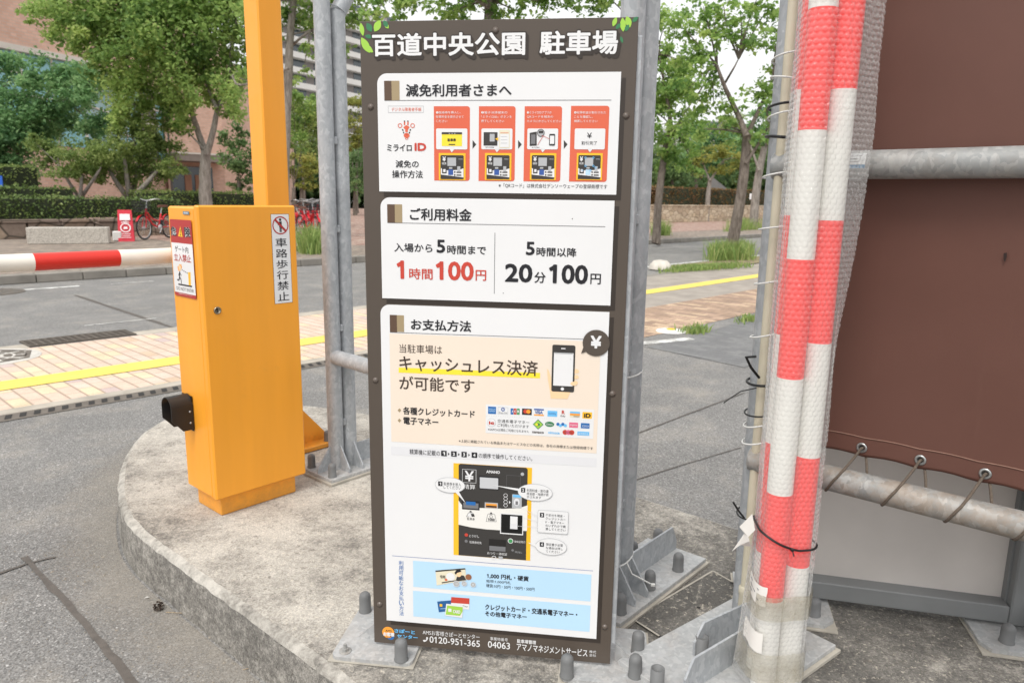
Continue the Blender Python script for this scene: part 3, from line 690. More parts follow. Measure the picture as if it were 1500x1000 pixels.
# panel 2: fees
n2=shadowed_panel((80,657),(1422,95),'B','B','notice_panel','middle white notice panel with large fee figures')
p=Print(SPL,'B'); heading(p,'ご利用料金',(((110,222),(152,116)),((152,222),(195,116))),(240,208),(597,142),(110,222),(1368,245))
for t,lb,rt,m_,b in (('入場から',(150,389),(370,344),K_,.018),('5',(394,396),(444,320),K_,.03),('時間まで',(455,402),(680,356),K_,.018),('1',(164,545),(206,440),RED,.028),('時間',(236,547),(371,487),RED,.014),
    ('100',(389,552),(609,448),RED,.03),('円',(619,556),(681,496),RED,.016),('5',(909,409),(962,332),K_,.03),('時間以降',(970,415),(1203,368),K_,.02),('20',(788,564),(949,461),K_,.03),('分',(958,569),(1025,507),K_,.018),('100',(1041,572),(1271,466),K_,.03),('円',(1281,576),(1344,517),K_,.016)):
    p.text(t,lb,rt,m_,Z2,b)
p.line((731,280),(727,632),GRY,Z1,.0014); p.circ(1178,199,3,K_,Z2); p.circ(779,628,2.5,K_,Z2)
p.mb.build('lettering',n2)
# panel 3: payment
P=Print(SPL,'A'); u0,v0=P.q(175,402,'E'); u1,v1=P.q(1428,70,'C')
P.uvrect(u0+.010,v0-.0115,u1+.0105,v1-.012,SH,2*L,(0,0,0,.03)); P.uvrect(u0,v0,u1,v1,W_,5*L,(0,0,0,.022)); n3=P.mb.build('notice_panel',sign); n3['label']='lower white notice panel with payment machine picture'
p=Print(SPL,'C'); heading(p,'お支払方法',(((90,192),(133,88)),((133,190),(175,90))),(218,178),(585,124),(90,193),(1270,235))
p.rect((99,858),(1375,250),BEI,Z1); p.text('当駐車場は',(148,316),(408,274),TXB,Z3,.006)
p.poly([(143,407),(143,438),(1005,473),(1005,440)],HIY,Z2); p.text('キャッシュレス決済',(148,424),(992,368),TXB,Z3,.012); p.text('が可能です',(148,541),(605,478),TXB,Z3,.012)
for y in (667,729): p.poly([(137,y),(148,y-12),(159,y),(148,y+12)],TANS,Z3)
p.text('各種クレジットカード',(170,692),(607,668),K_,Z3,.022); p.text('電子マネー',(172,752),(385,719),K_,Z3,.022)
p.text('※上記に掲載されている商品またはサービスなどの名称は、各社の商標または登録商標です',(510,862),(1328,890),K_,Z3,.002)
p.rect((98,938),(1350,960),STR,Z1); p.text('精算機に記載の',(210,935),(395,913),K_,Z3,.008); p.text('の順序で操作してください。',(630,957),(958,946),K_,Z3,.008)
for n_,lb,rt in (('1',(402,945),(436,914)),('2',(463,948),(497,918)),('3',(526,952),(558,921)),('4',(588,955),(622,925))):
    p.rect(lb,rt,K_,Z3,(.001,)*4); p.text(n_,(lb[0]+10,lb[1]-6),(rt[0]-10,rt[1]+6),W_,Z4,.04)
for x,y in ((444,933),(506,936),(568,939)): p.poly([(x,y-8),(x+10,y),(x,y+8)],K_,Z3)
p.mb.build('lettering',n3)
p=Print(SPL,'C')
p.poly([(1047,415),(1058,425),(1072,470),(1076,552),(1180,560),(1200,520),(1168,598),(1070,596),(1064,545),(1052,480)],SKIN,Z2)
p.poly([(1064,540),(1195,545),(1172,598),(1070,596)],SKIN,Z2+L*.4)
for x,y in ((1224,430),(1222,465),(1216,500)): p.circ(x,y,19,SKIN,Z2+L*.6,13)
p.rect((1073,552),(1221,273),MD,Z3,(.004,)*4); p.rect((1085,516),(1209,320),W_,Z4); p.circ(1141,537,10,W_,Z4); p.rect((1134,294),(1160,289),W_,Z4); p.rect((1092,322),(1204,319),LG,Z5); p.circ(1180,518,14,SKIN,Z5,10) if False else None
p.circ(1210,505,20,SKIN,Z5,12)
for a in ((1100,362),(1188,356)): p.rect((a[0],a[1]+2),(a[0]+8,a[1]),LG,Z5)
p.mb.build('phone_picture',n3)
p=Print(SPL,'C'); p.circ(1347,258,83,DB,Z6); p.poly([(1268,285),(1255,322),(1285,310),(1300,300)],DB,Z6+L*.3); p.text('¥',(1311,289),(1381,214),W_,Z6+L,.035); p.mb.build('yen_badge',n3)
p=Print(SPL,'C'); p.rect((673,805),(1335,664),W_,Z2)
p.rect((688,688),(737,646),BLU,Z3); p.text('AMERICAN',(692,664),(733,657),LBL,Z4,.01); p.text('EXPRESS',(692,676),(733,668),LBL,Z4,.01)
p.frame((748,690),(810,650),LG,Z3,.0006); p.circ(779,662,12,NAVY,Z3,r_in=.65); p.rect((778,670),(781,654),NAVY,Z4); p.text('Diners Club',(754,685),(805,678),GRY,Z4,.0)
for k,m_ in enumerate((BLU,RED,GRN)): p.rect((825+k*19,692+k*.6),(843+k*19,656+k*.6),m_,Z3,(.001,0,0,.001))
for k,t in enumerate('JCB'): p.text(t,(829+k*19,681),(840+k*19,667),W_,Z4,.03)
p.rect((895,694),(955,659),K_,Z3); p.circ(916,674,13,RED,Z4); p.circ(934,675,13,ORG,Z5)
p.text('VISA',(973,688),(1022,671),NAVY,Z4,.03); p.rect((968,666),(1028,660),NAVY,Z3); p.rect((968,699),(1028,694),ORG,Z3)
p.rect((1050,704),(1110,672),SKYB,Z3); p.text('QUICPay',(1056,694),(1104,683),NAVY,Z4,.02)
p.text('R',(1137,690),(1156,668),RED,Z4,.03); p.text('Edy',(1130,709),(1160,697),TXB,Z4,.02)
p.rect((1187,709),(1248,676),CRM,Z3); p.rect((1187,688),(1248,677),SKYB,Z4); p.rect((1187,697),(1248,688),ORG,Z4); p.text('WAON',(1208,708),(1244,701),TXB,Z5,.02)
p.rect((1262,716),(1322,680),MY,Z3,(.001,)*4); p.text('iD',(1272,711),(1314,687),K_,Z4,.05)
for k in range(46): p.circ(682+k*14,700+k*.70,1.6,LG,Z3,n=6)
p.circ(709,742,26,LG,Z3); p.circ(709,742,24.5,W_,Z4); p.text('ic',(693,752),(726,734),RED,Z5,.07)
p.text('交通系電子マネー',(745,742),(940,731),K_,Z3,.012); p.text('ご利用いただけます',(745,767),(938,757),K_,Z3,.012); p.text('※SAPICAは現在ご利用になれません',(688,791),(938,788),K_,Z3,0)
p.poly([(961,752),(993,722),(1026,754),(993,784)],DGR,Z3); p.poly([(967,752),(993,728),(1020,754),(993,778)],LGR,Z4); p.circ(993,753,12,DGR,Z5,8); p.circ(985,753,8,HIY,Z6,6)
p.circ(1063,752,28,DGR,Z3,16); p.text('Kitaca',(1044,757),(1082,747),W_,Z4,.02)
for k in range(4): p.circ(1114+k*15,752+(k%2)*8,10,SKYB if k%2 else BLU,Z3+k*L*.2)
p.rect((1182,772),(1237,743),PINKI,Z3,(.001,)*4); p.text('sugoca',(1187,763),(1232,754),W_,Z4,.02); p.rect((1253,776),(1307,747),BLU,Z3,(.001,)*4); p.text('ICOCA',(1262,768),(1303,758),W_,Z4,.02)
p.text('nanaco',(957,806),(1028,798),TXB,Z3,.03); p.text('nimoca',(1055,810),(1125,798),SKYB,Z3,.03)
for k in range(3): p.circ(1158+k*20,801+k*.6,16,RED if k!=1 else PINKI,Z3+k*L*.2)
p.text('SUGOCA',(1152,806),(1204,797),TXB,Z4,.02); p.rect((1232,818),(1305,799),SKYB,Z3); p.text('はやかけん',(1238,815),(1300,804),W_,Z4,.02)
p.mb.build('payment_logos',n3)
# pay machine picture with callouts
p=Print(SPL,'D'); p.rect((491,735),(984,190),MY,Z1); p.rect((523,736),(957,190),MD,Z2,(0,0,.006,.006))
p.poly([(523,393),(540,418),(570,432),(650,440),(800,446),(900,442),(956,424),(952,585),(780,580),(700,575),(600,562),(523,545)],ink((232,230,224)),Z3)
p.frame((546,281),(634,202),W_,Z3,.0008); p.text('¥',(562,272),(619,210),W_,Z3,.02); p.text('精算',(554,321),(628,295),W_,Z3,.012); p.text('AMANO',(697,222),(782,209),W_,Z3,.03)
p.rect((650,321),(778,247),K_,Z3); p.rect((656,316),(772,255),ink((196,198,200)),Z4); p.circ(923,229,11,LG,Z3); p.frame((823,320),(912,240),GRY,Z3,.0004)
p.rect((545,448),(655,400),K_,Z4,(.001,)*4); p.rect((553,440),(648,412),GRY,Z5); p.rect((570,420),(630,402),BLU,Z6)
p.rect((687,440),(770,410),LG,Z4); p.rect((694,436),(764,416),ORG,Z5); p.rect((696,434),(762,428),K_,Z6)
p.rect((858,440),(920,358),LG,Z4,(.001,)*4); p.rect((864,372),(914,360),SKYB,Z5); p.circ(888,404,18,STR,Z5,24); p.rect((880,420),(896,398),GRY,Z6)
for k in range(4): p.circ(818,361+k*21,13,W_,Z4,11,r_in=.8)
p.poly([(840,395),(850,405),(840,415)],W_,Z4)
p.poly([(573,495),(585,470),(612,470),(625,495)],W_,Z4); p.line((573,495),(585,470),K_,Z5,.0007); p.line((585,470),(612,470),K_,Z5,.0007); p.line((612,470),(625,495),K_,Z5,.0007); p.line((573,495),(590,495),K_,Z5,.0007); p.poly([(600,476),(620,478),(624,494),(606,494)],MD,Z5); p.poly([(590,466),(599,456),(608,466)],K_,Z5)
p.text('駐車券',(577,516),(625,503),K_,Z4,.01)
for a,b in (((696,525),(706,480)),((706,480),(716,476)),((738,476),(750,482)),((750,482),(760,525)),((696,525),(760,526))): p.line(a,b,K_,Z4,.0007)
p.poly([(716,480),(727,466),(738,480)],K_,Z4); p.text('1000',(706,520),(750,506),K_,Z4,.03); p.circ(727,494,10,K_,Z4,r_in=.8)
p.rect((783,601),(930,480),W_,Z4); p.rect((789,594),(924,487),ink((24,24,24)),Z5); p.rect((846,570),(894,494),STR,Z6); p.rect((850,538),(890,500),W_,Z6+L*.5)
p.circ(572,609,11,RED,Z4); p.text('とりけし',(590,622),(652,611),W_,Z4,.012); p.circ(571,648,10,GRY,Z4); p.text('駐車券紛失',(592,662),(668,651),W_,Z4,.012)
p.rect((713,708),(820,642),ink((40,38,37)),Z4); p.rect((716,706),(818,684),GRY,Z5); p.text('おつり・領収証',(703,730),(828,723),W_,Z4,.012)
p.circ(849,647,17,W_,Z4); p.circ(849,647,13,GRN,Z5); p.text('領収証発行',(872,657),(942,648),W_,Z4,.012); p.circ(862,705,8,GRY,Z4); p.text('呼び出し',(878,722),(922,713),LG,Z4,.0)
p.circ(745,752,14,W_,Z4,12,r_in=.75); p.rect((774,757),(800,745),LG,Z4)
p.mb.build('machine_picture',n3)
def callout(box,num,lines,shape,tail):
    p=Print(SPL,'D'); x,y,rx,ry=shape
    if box: p.rect((x-rx-2,y+ry+2),(x+rx+2,y-ry-2),LG,Z6,(.004,)*4); p.rect((x-rx,y+ry),(x+rx,y-ry),W_,Z6+L*.5,(.004,)*4)
    else: p.circ(x,y,rx+2.5,LG,Z6,ry+2.5); p.circ(x,y,rx,W_,Z6+L*.5,ry)
    if tail: p.poly(tail,W_,Z6+L*.8)
    (nx,ny)=num[1]; p.rect((nx,ny+27),(nx+27,ny),K_,Z6+L,(.0006,)*4); p.text(num[0],(nx+8,ny+22),(nx+19,ny+5),W_,Z6+1.5*L,.04)
    for t,lb,rt in lines: p.text(t,lb,rt,K_,Z6+1.4*L,.02)
    p.mb.build('callout',n3)
callout(0,('1',(396,274)),[('駐車券を投入',(430,297),(540,283)),('してください',(430,318),(540,304))],(470,297,92,46),[(498,335),(522,332),(570,411)])
callout(0,('2',(915,314)),[('利用料金・割引適',(950,338),(1088,326)),('用金額・残額が表',(950,358),(1088,349)),('示されます',(950,378),(1042,367))],(1003,343,107,51),[(900,318),(905,334),(733,296)])
callout(1,('3',(1033,470)),[('不足分を現金・',(1068,491),(1188,482)),('クレジットカー',(1068,513),(1195,504)),('ド・電子マネー',(1068,535),(1186,527)),('のいずれかで精',(1068,557),(1195,548)),('算してください',(1068,579),(1195,570))],(1115,528,96,62),None)
callout(0,('4',(1032,654)),[('領収書が必要',(1070,675),(1178,665)),('な場合は押し',(1070,697),(1178,687)),('てください',(1070,718),(1157,708))],(1103,683,97,50),[(1010,668),(1008,684),(957,655)])
p=Print(SPL,'D')
for a,b in (((765,440),(1018,490)),((915,440),(1018,488)),((900,553),(1018,560)),((930,500),(1018,525))):
    for k in range(14): t=k/13; p.circ(a[0]+(b[0]-a[0])*t,a[1]+(b[1]-a[1])*t,2.6,STR,Z6+L*.4,n=6)
p.mb.build('dotted_leaders',n3)
p=Print(SPL,'E')
p.line((205,48),(1308,131),NAVY,Z1,.001); p.vtext('利用可能なお支払い方法',(254,74),(257,377),25,BLU,Z2,.014,fill=.84)
p.rect((322,218),(1299,152),LBL,Z1); p.rect((322,380),(1294,321),LBL,Z1)
p.text('1,000 円札・硬貨',(725,171),(955,160),K_,Z3,.026); p.text('紙幣:1,000円札',(722,194),(857,188),K_,Z3,.006); p.text('硬貨:10円・50円・100円・500円',(722,220),(987,222),K_,Z3,.006)
p.text('クレジットカード・交通系電子マネー・',(715,343),(1222,354),K_,Z3,.026); p.text('その他電子マネー',(715,377),(945,369),K_,Z3,.026); p.mb.build('lettering',n3)
p=Print(SPL,'E')
p.poly([(443,128),(607,115),(614,182),(450,210)],CRM,Z3); p.poly([(443,128),(607,115),(608,122),(444,136)],MD,Z4); p.poly([(478,192),(560,180),(560,185),(479,198)],MD,Z4)
p.circ(526,162,24,W_,Z4,22); p.text('千円',(468,172),(497,155),K_,Z5,.03); p.circ(502,178,7,SAL,Z5); p.poly([(553,188),(562,162),(580,152),(600,156),(613,180)],MD,Z4+L*.3); p.circ(572,146,15,SKIN,Z4+L*.5,17); p.poly([(548,140),(560,124),(580,122),(586,134),(562,140),(556,150)],K_,Z5+L*.5)
p.circ(625,164,17,BRC,Z4)
for x,y,r in ((558,200,18),(601,199,15),(650,205,15)): p.circ(x,y,r,ink((176,178,178)),Z5); p.circ(x,y,r,STR,Z6,r_in=.85)
for x,y,t in ((558,200,'100'),(601,199,'50')): p.text(t,(x-9,y+5),(x+9,y-5),STR,Z6,.02)
p.circ(650,205,4,STR,Z6)
p.poly([(453,298),(552,290),(556,345),(462,357)],ink((44,96,150)),Z3); p.rect((467,325),(481,312),MY,Z4); p.line((470,338),(520,334),LBL,Z4,.0012)
p.poly([(530,273),(630,280),(628,342),(528,335)],W_,Z3+L*.3); p.poly([(530,273),(630,280),(629,312),(529,305)],RED,Z4); p.text('Pay',(593,329),(622,321),K_,Z4,.02)
p.poly([(503,309),(597,322),(590,387),(495,374)],W_,Z5); p.poly([(508,318),(594,328),(592,352),(578,375),(500,368)],LGR,Z6); p.text('CARD',(540,360),(580,345),W_,Z6+L,.03); p.rect((514,352),(532,336),W_,Z6+L)
p.mb.build('money_picture',n3)
# posts and feet of the board
for k,(u0,u1,caps,fins) in enumerate((((-.095),.115,((-.075,-.15),(.085,.048),(.095,-.15)),1),((.485),.70,((.500,.05),(.665,.025),(.675,-.075)),1))):
    pu=(u0+u1)/2+(0.01 if k==0 else 0)
    o=MB(); o.box(SPL.w(pu,.76,-.03),(.045,.045,1.42),GALV,ux=SPL.U,bev=.002); o.build('post',sign)
    o=MB(); P=[]; r=.02
    for (cx,cy,a) in ((u0,.062,90),(u0,-.175,180),(u1,-.175,270),(u1,.062,0)):
        sx=1 if cx==u0 else -1; sy=1 if cy<0 else -1
        for q in range(5): P.append(SPL.w(cx+sx*r+math.cos(RD(a+22.5*q))*r,-.0185,cy+sy*r-(-math.sin(RD(a+22.5*q)))*r*1.0))
    o.prism(P,UZ*.010,GALVD); pl=o.build('base_plate',sign)
    o=MB(); P=[SPL.w(u0-.006,-.0195,.068),SPL.w(u1+.006,-.0195,.068),SPL.w(u1+.006,-.0195,-.18),SPL.w(u0-.006,-.0195,-.18)]; o.prism(P,UZ*.0016,MORT); o.build('mortar_bed',sign)
    for (u,n) in caps:
        o=MB(); h=.058; rr=.0165; o.lathe(SPL.w(u,-.0085,n),UZ,[(rr+.0015,0),(rr+.0015,.003),(rr,.005),(rr*.98,h*.72),(rr*.86,h*.88),(rr*.55,h*.97),(0,h)],CAPM,18); o.build('bolt_cap',pl)
    if k==0:
        o=MB(); c=SPL.w(u0+.03,-.0085,.036); o.lathe(c,UZ,[(.016,0),(.016,.002),(.012,.0025),(.0,.0025)],GALVR,18); o.lathe(c,UZ,[(.0085,.0025),(.0085,.009),(.0,.009)],GALVR,6,False); o.tube([c+UZ*.009,c+UZ*.02],.0045,GALVR,10); o.build('nut',pl)
    o=MB(); s_=-1 if k==0 else 1
    for nn in (-.03,): o.prism([SPL.w(pu+s_*.023,-.0085,nn-.003),SPL.w(pu+s_*.075,-.0085,nn-.003),SPL.w(pu+s_*.023,.04,nn-.003)],SPL.N*.006,GALVD)
    o.build('gusset',pl)
#MARK_A
# ------------------------------------------------------------------ barrier gate machine
BO=Vector((-1.0494,2.4611,.07)); BW,BD,BH=.3702,.2274,1.0419
gate=thing('barrier_gate','orange-yellow parking barrier machine with red and white boom, left of the brown fee board','barrier gate',BO-UZ*.07,YAW)
def bp(u,v,z): return BO+GU*u+GV*v+UZ*z
DT=.030
o=MB(); o.box(bp(BW/2,(BD+DT+.002)/2,BH/2-.003),(BW-.006,BD-DT-.002,BH-.006),YEL,ux=GU,bev=.006); body=o.build('body',gate)
o=MB(); o.box(bp(BW/2,DT/2,BH/2),(BW,DT,BH),YEL,ux=GU,bev=.0055)
door=o.build('door',gate)
o=MB(); o.box(bp(BW/2-.005,BD/2-.003,-.036),(BW-.062,BD-.05,.07),YEL,ux=GU,bev=.003); o.build('plinth',gate)
FP=Plane(BO,YAW); LP=Plane(BO+GV*BD,YAW-math.pi/2)
o=MB(); u,v=FP.uv(318.4,454.7); c=FP.w(u,v,0); o.lathe(c,FP.N,[(.0135,0),(.0135,.002),(.011,.004),(.0095,.004),(.0095,.0025),(0,.0025)],plain('lock_steel',lin(150,140,122),.3,.2,60,metal=.9),20)
o.box(c+FP.N*.0032,(.002,.0012,.010),BLK,ux=FP.U,uy=FP.N); o.build('lock',door)
# hood on the left side
o=MB(); ux_=LP.U; ou=-GU; zc=None
cu0,vz=LP.uv(281.5,575); u_r=.094; u_l=.016; rad=(u_r-u_l)/2; uc=(u_r+u_l)/2
ztop=LP.w(0,LP.uv(272,575)[1]).z-BO.z; zc=ztop-rad; 
def hood(r,off):
    st=[(0,-.088),(.040,-.088),(.058,-.066),(.078,-.044)]; V=[];n=17
    for (e,zb) in st:
        for k in range(n+2):
            if k==0: P=(uc+r,zb)
            elif k==n+1: P=(uc-r,zb)
            else:
                q=math.pi*(k-1)/(n-1); P=(uc+r*math.cos(q),r*math.sin(q))
            V.append(LP.w(P[0],zc+P[1],e))
    m=n+2; return V,[(i*m+k,i*m+k+1,(i+1)*m+k+1,(i+1)*m+k) for i in range(3) for k in range(m-1)],m
Va,Fa,m_=hood(rad,0); Vb,Fb,_=hood(rad-.003,0)
o.add(Va,Fa,BLK,False); o.add(Vb,[f[::-1] for f in Fb],BLK,False); N_=len(Va); e=3*m_
o.add(Va[e:]+Vb[e:],[(k,k+1,m_+k+1,m_+k) for k in range(m_-1)],BLK)
for a in (0,m_-1):
    o.add([Va[i*m_+a] for i in range(4)]+[Vb[i*m_+a] for i in range(4)],[(i,i+1,5+i,4+i) for i in range(3)],BLK)
o.box(LP.w(uc,zc-.03,.0015),(rad*1.9,.003,.13),plain('hood_lens',lin(14,14,15),.2,.1,9),ux=LP.U)
for zz in (-.02,-.062): o.lathe(LP.w(u_r+.0002,zc+zz,.012),LP.U,[(.004,0),(.003,.0015),(0,.002)],GALV,10)
o.build('sensor_hood',gate)
# sensor cover plate seam and side maker's plate
p=Print(LP,'G'); p.rect((220,93),(278,66),ink((96,130,150)),L); p.text('AMANO',(228,88),(270,72),W_,2*L,.03); p.mb.build('name_plate',body)
CRED=ink((176,52,50))
p=Print(LP,'G'); ua,va=p.q(148,893); ub,vb=p.q(292,150)
u0,_=p.q(86,150); u0b,_=p.q(150,890); u1,_=p.q(296,155); u1b,_=p.q(354,915); ul=(u0+u0b)/2; ur=(u1+u1b)/2
vt=(p.q(86,140)[1]+p.q(296,150)[1])/2; vb=(p.q(150,885)[1]+p.q(354,918)[1])/2
vm=(p.q(104,366)[1]+p.q(308,385)[1])/2; vf=(p.q(146,850)[1]+p.q(350,880)[1])/2
p.uvrect(ul,vb,ur,vt,CRED,L,(.006,)*4); p.uvrect(ul+.0015,vf,ur-.0015,vm,W_,2*L)
for t,lb,rt in (('危',(107,300),(154,212)),('険',(240,316),(290,218))): p.text(t,lb,rt,W_,2*L,.09,dv=1e-7); p.text(t,lb,rt,K_,4*L,.03)
p.poly([(176,306),(220,314),(197,208)],MY,3*L); p.poly([(195,240),(201,240),(199,282),(197,282)],K_,4*L); p.circ(198,294,4,K_,4*L)
p.text('ゲート内',(146,458),(272,412),K_,3*L,.014); p.text('立入禁止',(140,545),(298,492),CRED,3*L,.02)
hx=[(186,578),(196,584),(207,580),(210,598),(214,610),(208,622),(200,640),(184,648),(176,636),(172,618),(168,604),(178,598)]; p.poly(hx,ORG,3*L)
p.circ(193,614,13,SKIN,4*L)
for a,b,t in (((192,650),(190,705),.006),((188,655),(208,690),.003),((190,660),(180,690),.003),((190,705),(184,735),.005),((184,735),(166,728),.004),((190,705),(206,730),.005),((206,730),(208,768),.004)): p.line(a,b,K_,4*L,t)
p.poly([(272,658),(296,658),(300,790),(280,790)],MY,3*L)
for k in range(4): p.line((212+k*16,632+k*10),(221+k*16,638+k*10),K_,4*L,.003)
p.poly([(178,766),(312,790),(312,804),(180,780)],K_,4*L); p.text('DO NOT ENTER',(162,826),(328,826),K_,3*L,.012)
p.text('開閉機に近づかないでください',(182,868),(312,884),W_,2*L,.0); p.mb.build('warning_sticker',body)
p=Print(FP,'H'); lb=(120,935); rt=(238,90)
u0=(p.q(66,88)[0]+p.q(120,940)[0])/2; u1=(p.q(236,90)[0]+p.q(290,920)[0])/2; v1=(p.q(66,86)[1]+p.q(238,88)[1])/2; v0=(p.q(120,938)[1]+p.q(288,918)[1])/2
p.uvrect(u0,v0,u1,v1,K_,L); p.uvrect(u0+.0012,v0+.0012,u1-.0012,v1-.0012,W_,2*L); um=(u0+u1)/2; wd=u1-u0
def cc(cx,cv,r,mat,z,r_in=0):
    n=32; P=[(cx+r*math.cos(2*math.pi*k/n),cv+r*math.sin(2*math.pi*k/n)) for k in range(n)]
    if r_in: P+=[(cx+r*r_in*math.cos(2*math.pi*k/n),cv+r*r_in*math.sin(2*math.pi*k/n)) for k in range(n)]; p.put(P,[(k,(k+1)%n,n+(k+1)%n,n+k) for k in range(n)],mat,z)
    else: p.put(P,[tuple(range(n))],mat,z)
cv_=v1-wd*.55; R_=wd*.44; cc(um,cv_,R_,CRED,4*L,.87)
s45=.7071; d_=R_*.93; t_=.0028
p.put([(um-d_*s45-t_,cv_+d_*s45-t_),(um+d_*s45-t_,cv_-d_*s45-t_),(um+d_*s45+t_,cv_-d_*s45+t_),(um-d_*s45+t_,cv_+d_*s45+t_)],[(0,1,2,3)],CRED,5*L)
cc(um,cv_+R_*.62,R_*.15,K_,3*L); p.uvrect(um-R_*.16,cv_-R_*.2,um+R_*.18,cv_+R_*.42,K_,3*L,(.001,)*4); p.uvrect(um-R_*.12,cv_-R_*.75,um-.0004,cv_-R_*.15,K_,3*L); p.uvrect(um+.0006,cv_-R_*.75,um+R_*.13,cv_-R_*.15,K_,3*L); p.uvrect(um-R_*.30,cv_+.0,um-R_*.2,cv_+R_*.3,K_,3*L)
vt=v1-wd*1.12; hgt=(vt-v0-.006)/6
for i,ch in enumerate('車路歩行禁止'):
    vv,ff=glyphs(ch,0.0); mn,mxx=vv.min(0),vv.max(0); sz=mxx-mn; c0=(um,vt-hgt*(i+.5)); k=np.array([wd*.62,hgt*.80])
    B=((vv-mn)/sz-.5)*k+np.array(c0)
    for j,(a,b) in enumerate(((0,0),(.0005,0),(-.0005,0),(0,.0004))): p.put([(x+a,y+b) for x,y in B],ff,K_,3*L+j*.00001)
p.mb.build('warning_sticker',door)
# boom on the far side
ARW=plain('boom_white',lin(232,226,214),.4,.08,5); ARR=plain('boom_red',lin(214,48,36),.38,.06,5)
a0=bp(.118,.304,0); a0.z=.926
def at_px(px):
    lo,hi=0,1.2
    for _ in range(40):
        m=(lo+hi)/2; c=(a0-GU*m)-CAM; x=750+FPX*c.dot(RI)/c.dot(FWD)
        if x>px: lo=m
        else: hi=m
    return lo
t1,t2=at_px(173),at_px(48); bl=t2-t1; ts=[-.16,t1]+[t1+bl*k for k in range(1,9)]
o=MB(); ra_=.0283
for i in range(len(ts)-1):
    o.tube([a0-GU*ts[i],a0-GU*ts[i+1]],ra_,ARW if i%2==0 else ARR,24,caps=(i in(0,len(ts)-2)))
o.build('boom',gate)
o=MB(); hb=bp(.21,BD-.002,0); hb.z=.926; o.lathe(hb,GV,[(.055,0),(.055,.012),(.03,.016),(.03,.05),(.0,.05)],YEL,24); o.box(hb+GV*.077+GU*.06,(.20,.03,.075),YEL,ux=GU,uy=GV,bev=.004); o.build('boom_clamp',gate)

# ------------------------------------------------------------------ yellow square post behind the machine
YC=Vector((-1.027,3.155,0)); post=thing('yellow_post','tall square yellow steel post with gusseted foot rising behind the barrier machine','post',YC,YAW)
o=MB(); o.box(YC+UZ*1.4,(.108,.108,2.75),YEL,ux=GU,bev=.006); o.build('column',post)
o=MB(); o.box(YC+GU*.0+UZ*.0125,(.47,.145,.021),YEL,ux=GU,bev=.003); yp=o.build('base_plate',post)
for s_ in (1,-1):
    o=MB(); o.prism([YC+GU*s_*.054+UZ*.023+GV*.004,YC+GU*s_*.215+UZ*.023+GV*.004,YC+GU*s_*.215+UZ*.06+GV*.004,YC+GU*s_*.054+UZ*.24+GV*.004],-GV*.008,YEL); o.build('gusset',post)
def capmb(c,h=.058,rr=.0165):
    o=MB(); o.lathe(c,UZ,[(rr+.0015,0),(rr+.0015,.003),(rr,.005),(rr*.98,h*.72),(rr*.86,h*.88),(rr*.55,h*.97),(0,h)],CAPM,18); return o
for s_ in (1,-1): capmb(YC+GU*s_*.205-GV*.045+UZ*.023,.05).build('bolt_cap',yp)

# ------------------------------------------------------------------ galvanised pipe frame: two double posts, rail, feet, ties
TIEW=plain('white_cable_tie',lin(220,220,216),.5,.05,9); TIEK=plain('black_cable_tie',lin(26,26,27),.45,.1,9)
PD=.0315
pA=Vector((-.733,2.935,0)); pC=Vector((.290,1.949,0))
frame=thing('pipe_frame','doubled galvanised pipe posts joined by a rail behind the fee board','pipe frame',pA)
def foot(par,p1,length,fin,cap_uv,bolts=True,two=True):
    c=p1+GU*(length/2-.10)+GV*.0
    o=MB(); o.box(c+UZ*.017,(length,.215,.013),GALVD,ux=GU,bev=.001); pl=o.build('base_plate',par)
    o=MB(); o.box(c+UZ*.0052,(length+.02,.232,.0104),MORT,ux=GU,bev=.001); o.build('mortar_bed',par)
    zz=.0236
    for (uu) in ((0,.067) if two else (0,)):
        for sv in (-1,1):
            o=MB(); q=p1+GU*(uu-.003)
            o.prism([q+GV*sv*.028+UZ*zz,q+GV*sv*.092+UZ*zz,q+GV*sv*.092+UZ*(zz+.018),q+GV*sv*.034+UZ*(zz+.105),q+GV*sv*.028+UZ*(zz+.105)],GU*.006,GALV); o.build('gusset',par)
    o=MB(); q=p1-GV*.003; o.prism([q-GU*.028+UZ*zz,q-GU*.095+UZ*zz,q-GU*.095+UZ*(zz+.018),q-GU*.034+UZ*(zz+.10),q-GU*.028+UZ*(zz+.10)],GV*.006,GALV); o.build('gusset',par)
    if fin:
        q=p1+GU*(.067+.028)-GV*.003; o=MB(); o.prism([q+UZ*zz,q+GU*fin+UZ*zz,q+GU*fin+UZ*(zz+.03),q+GU*(fin-.03)+UZ*(zz+.085),q+UZ*(zz+.085)],GV*.006,GALV); o.build('gusset',par)
    for (a,b) in cap_uv: capmb(p1+GU*a+GV*b+UZ*zz).build('bolt_cap',pl)
    return pl
brk=A(504,17,2.985)
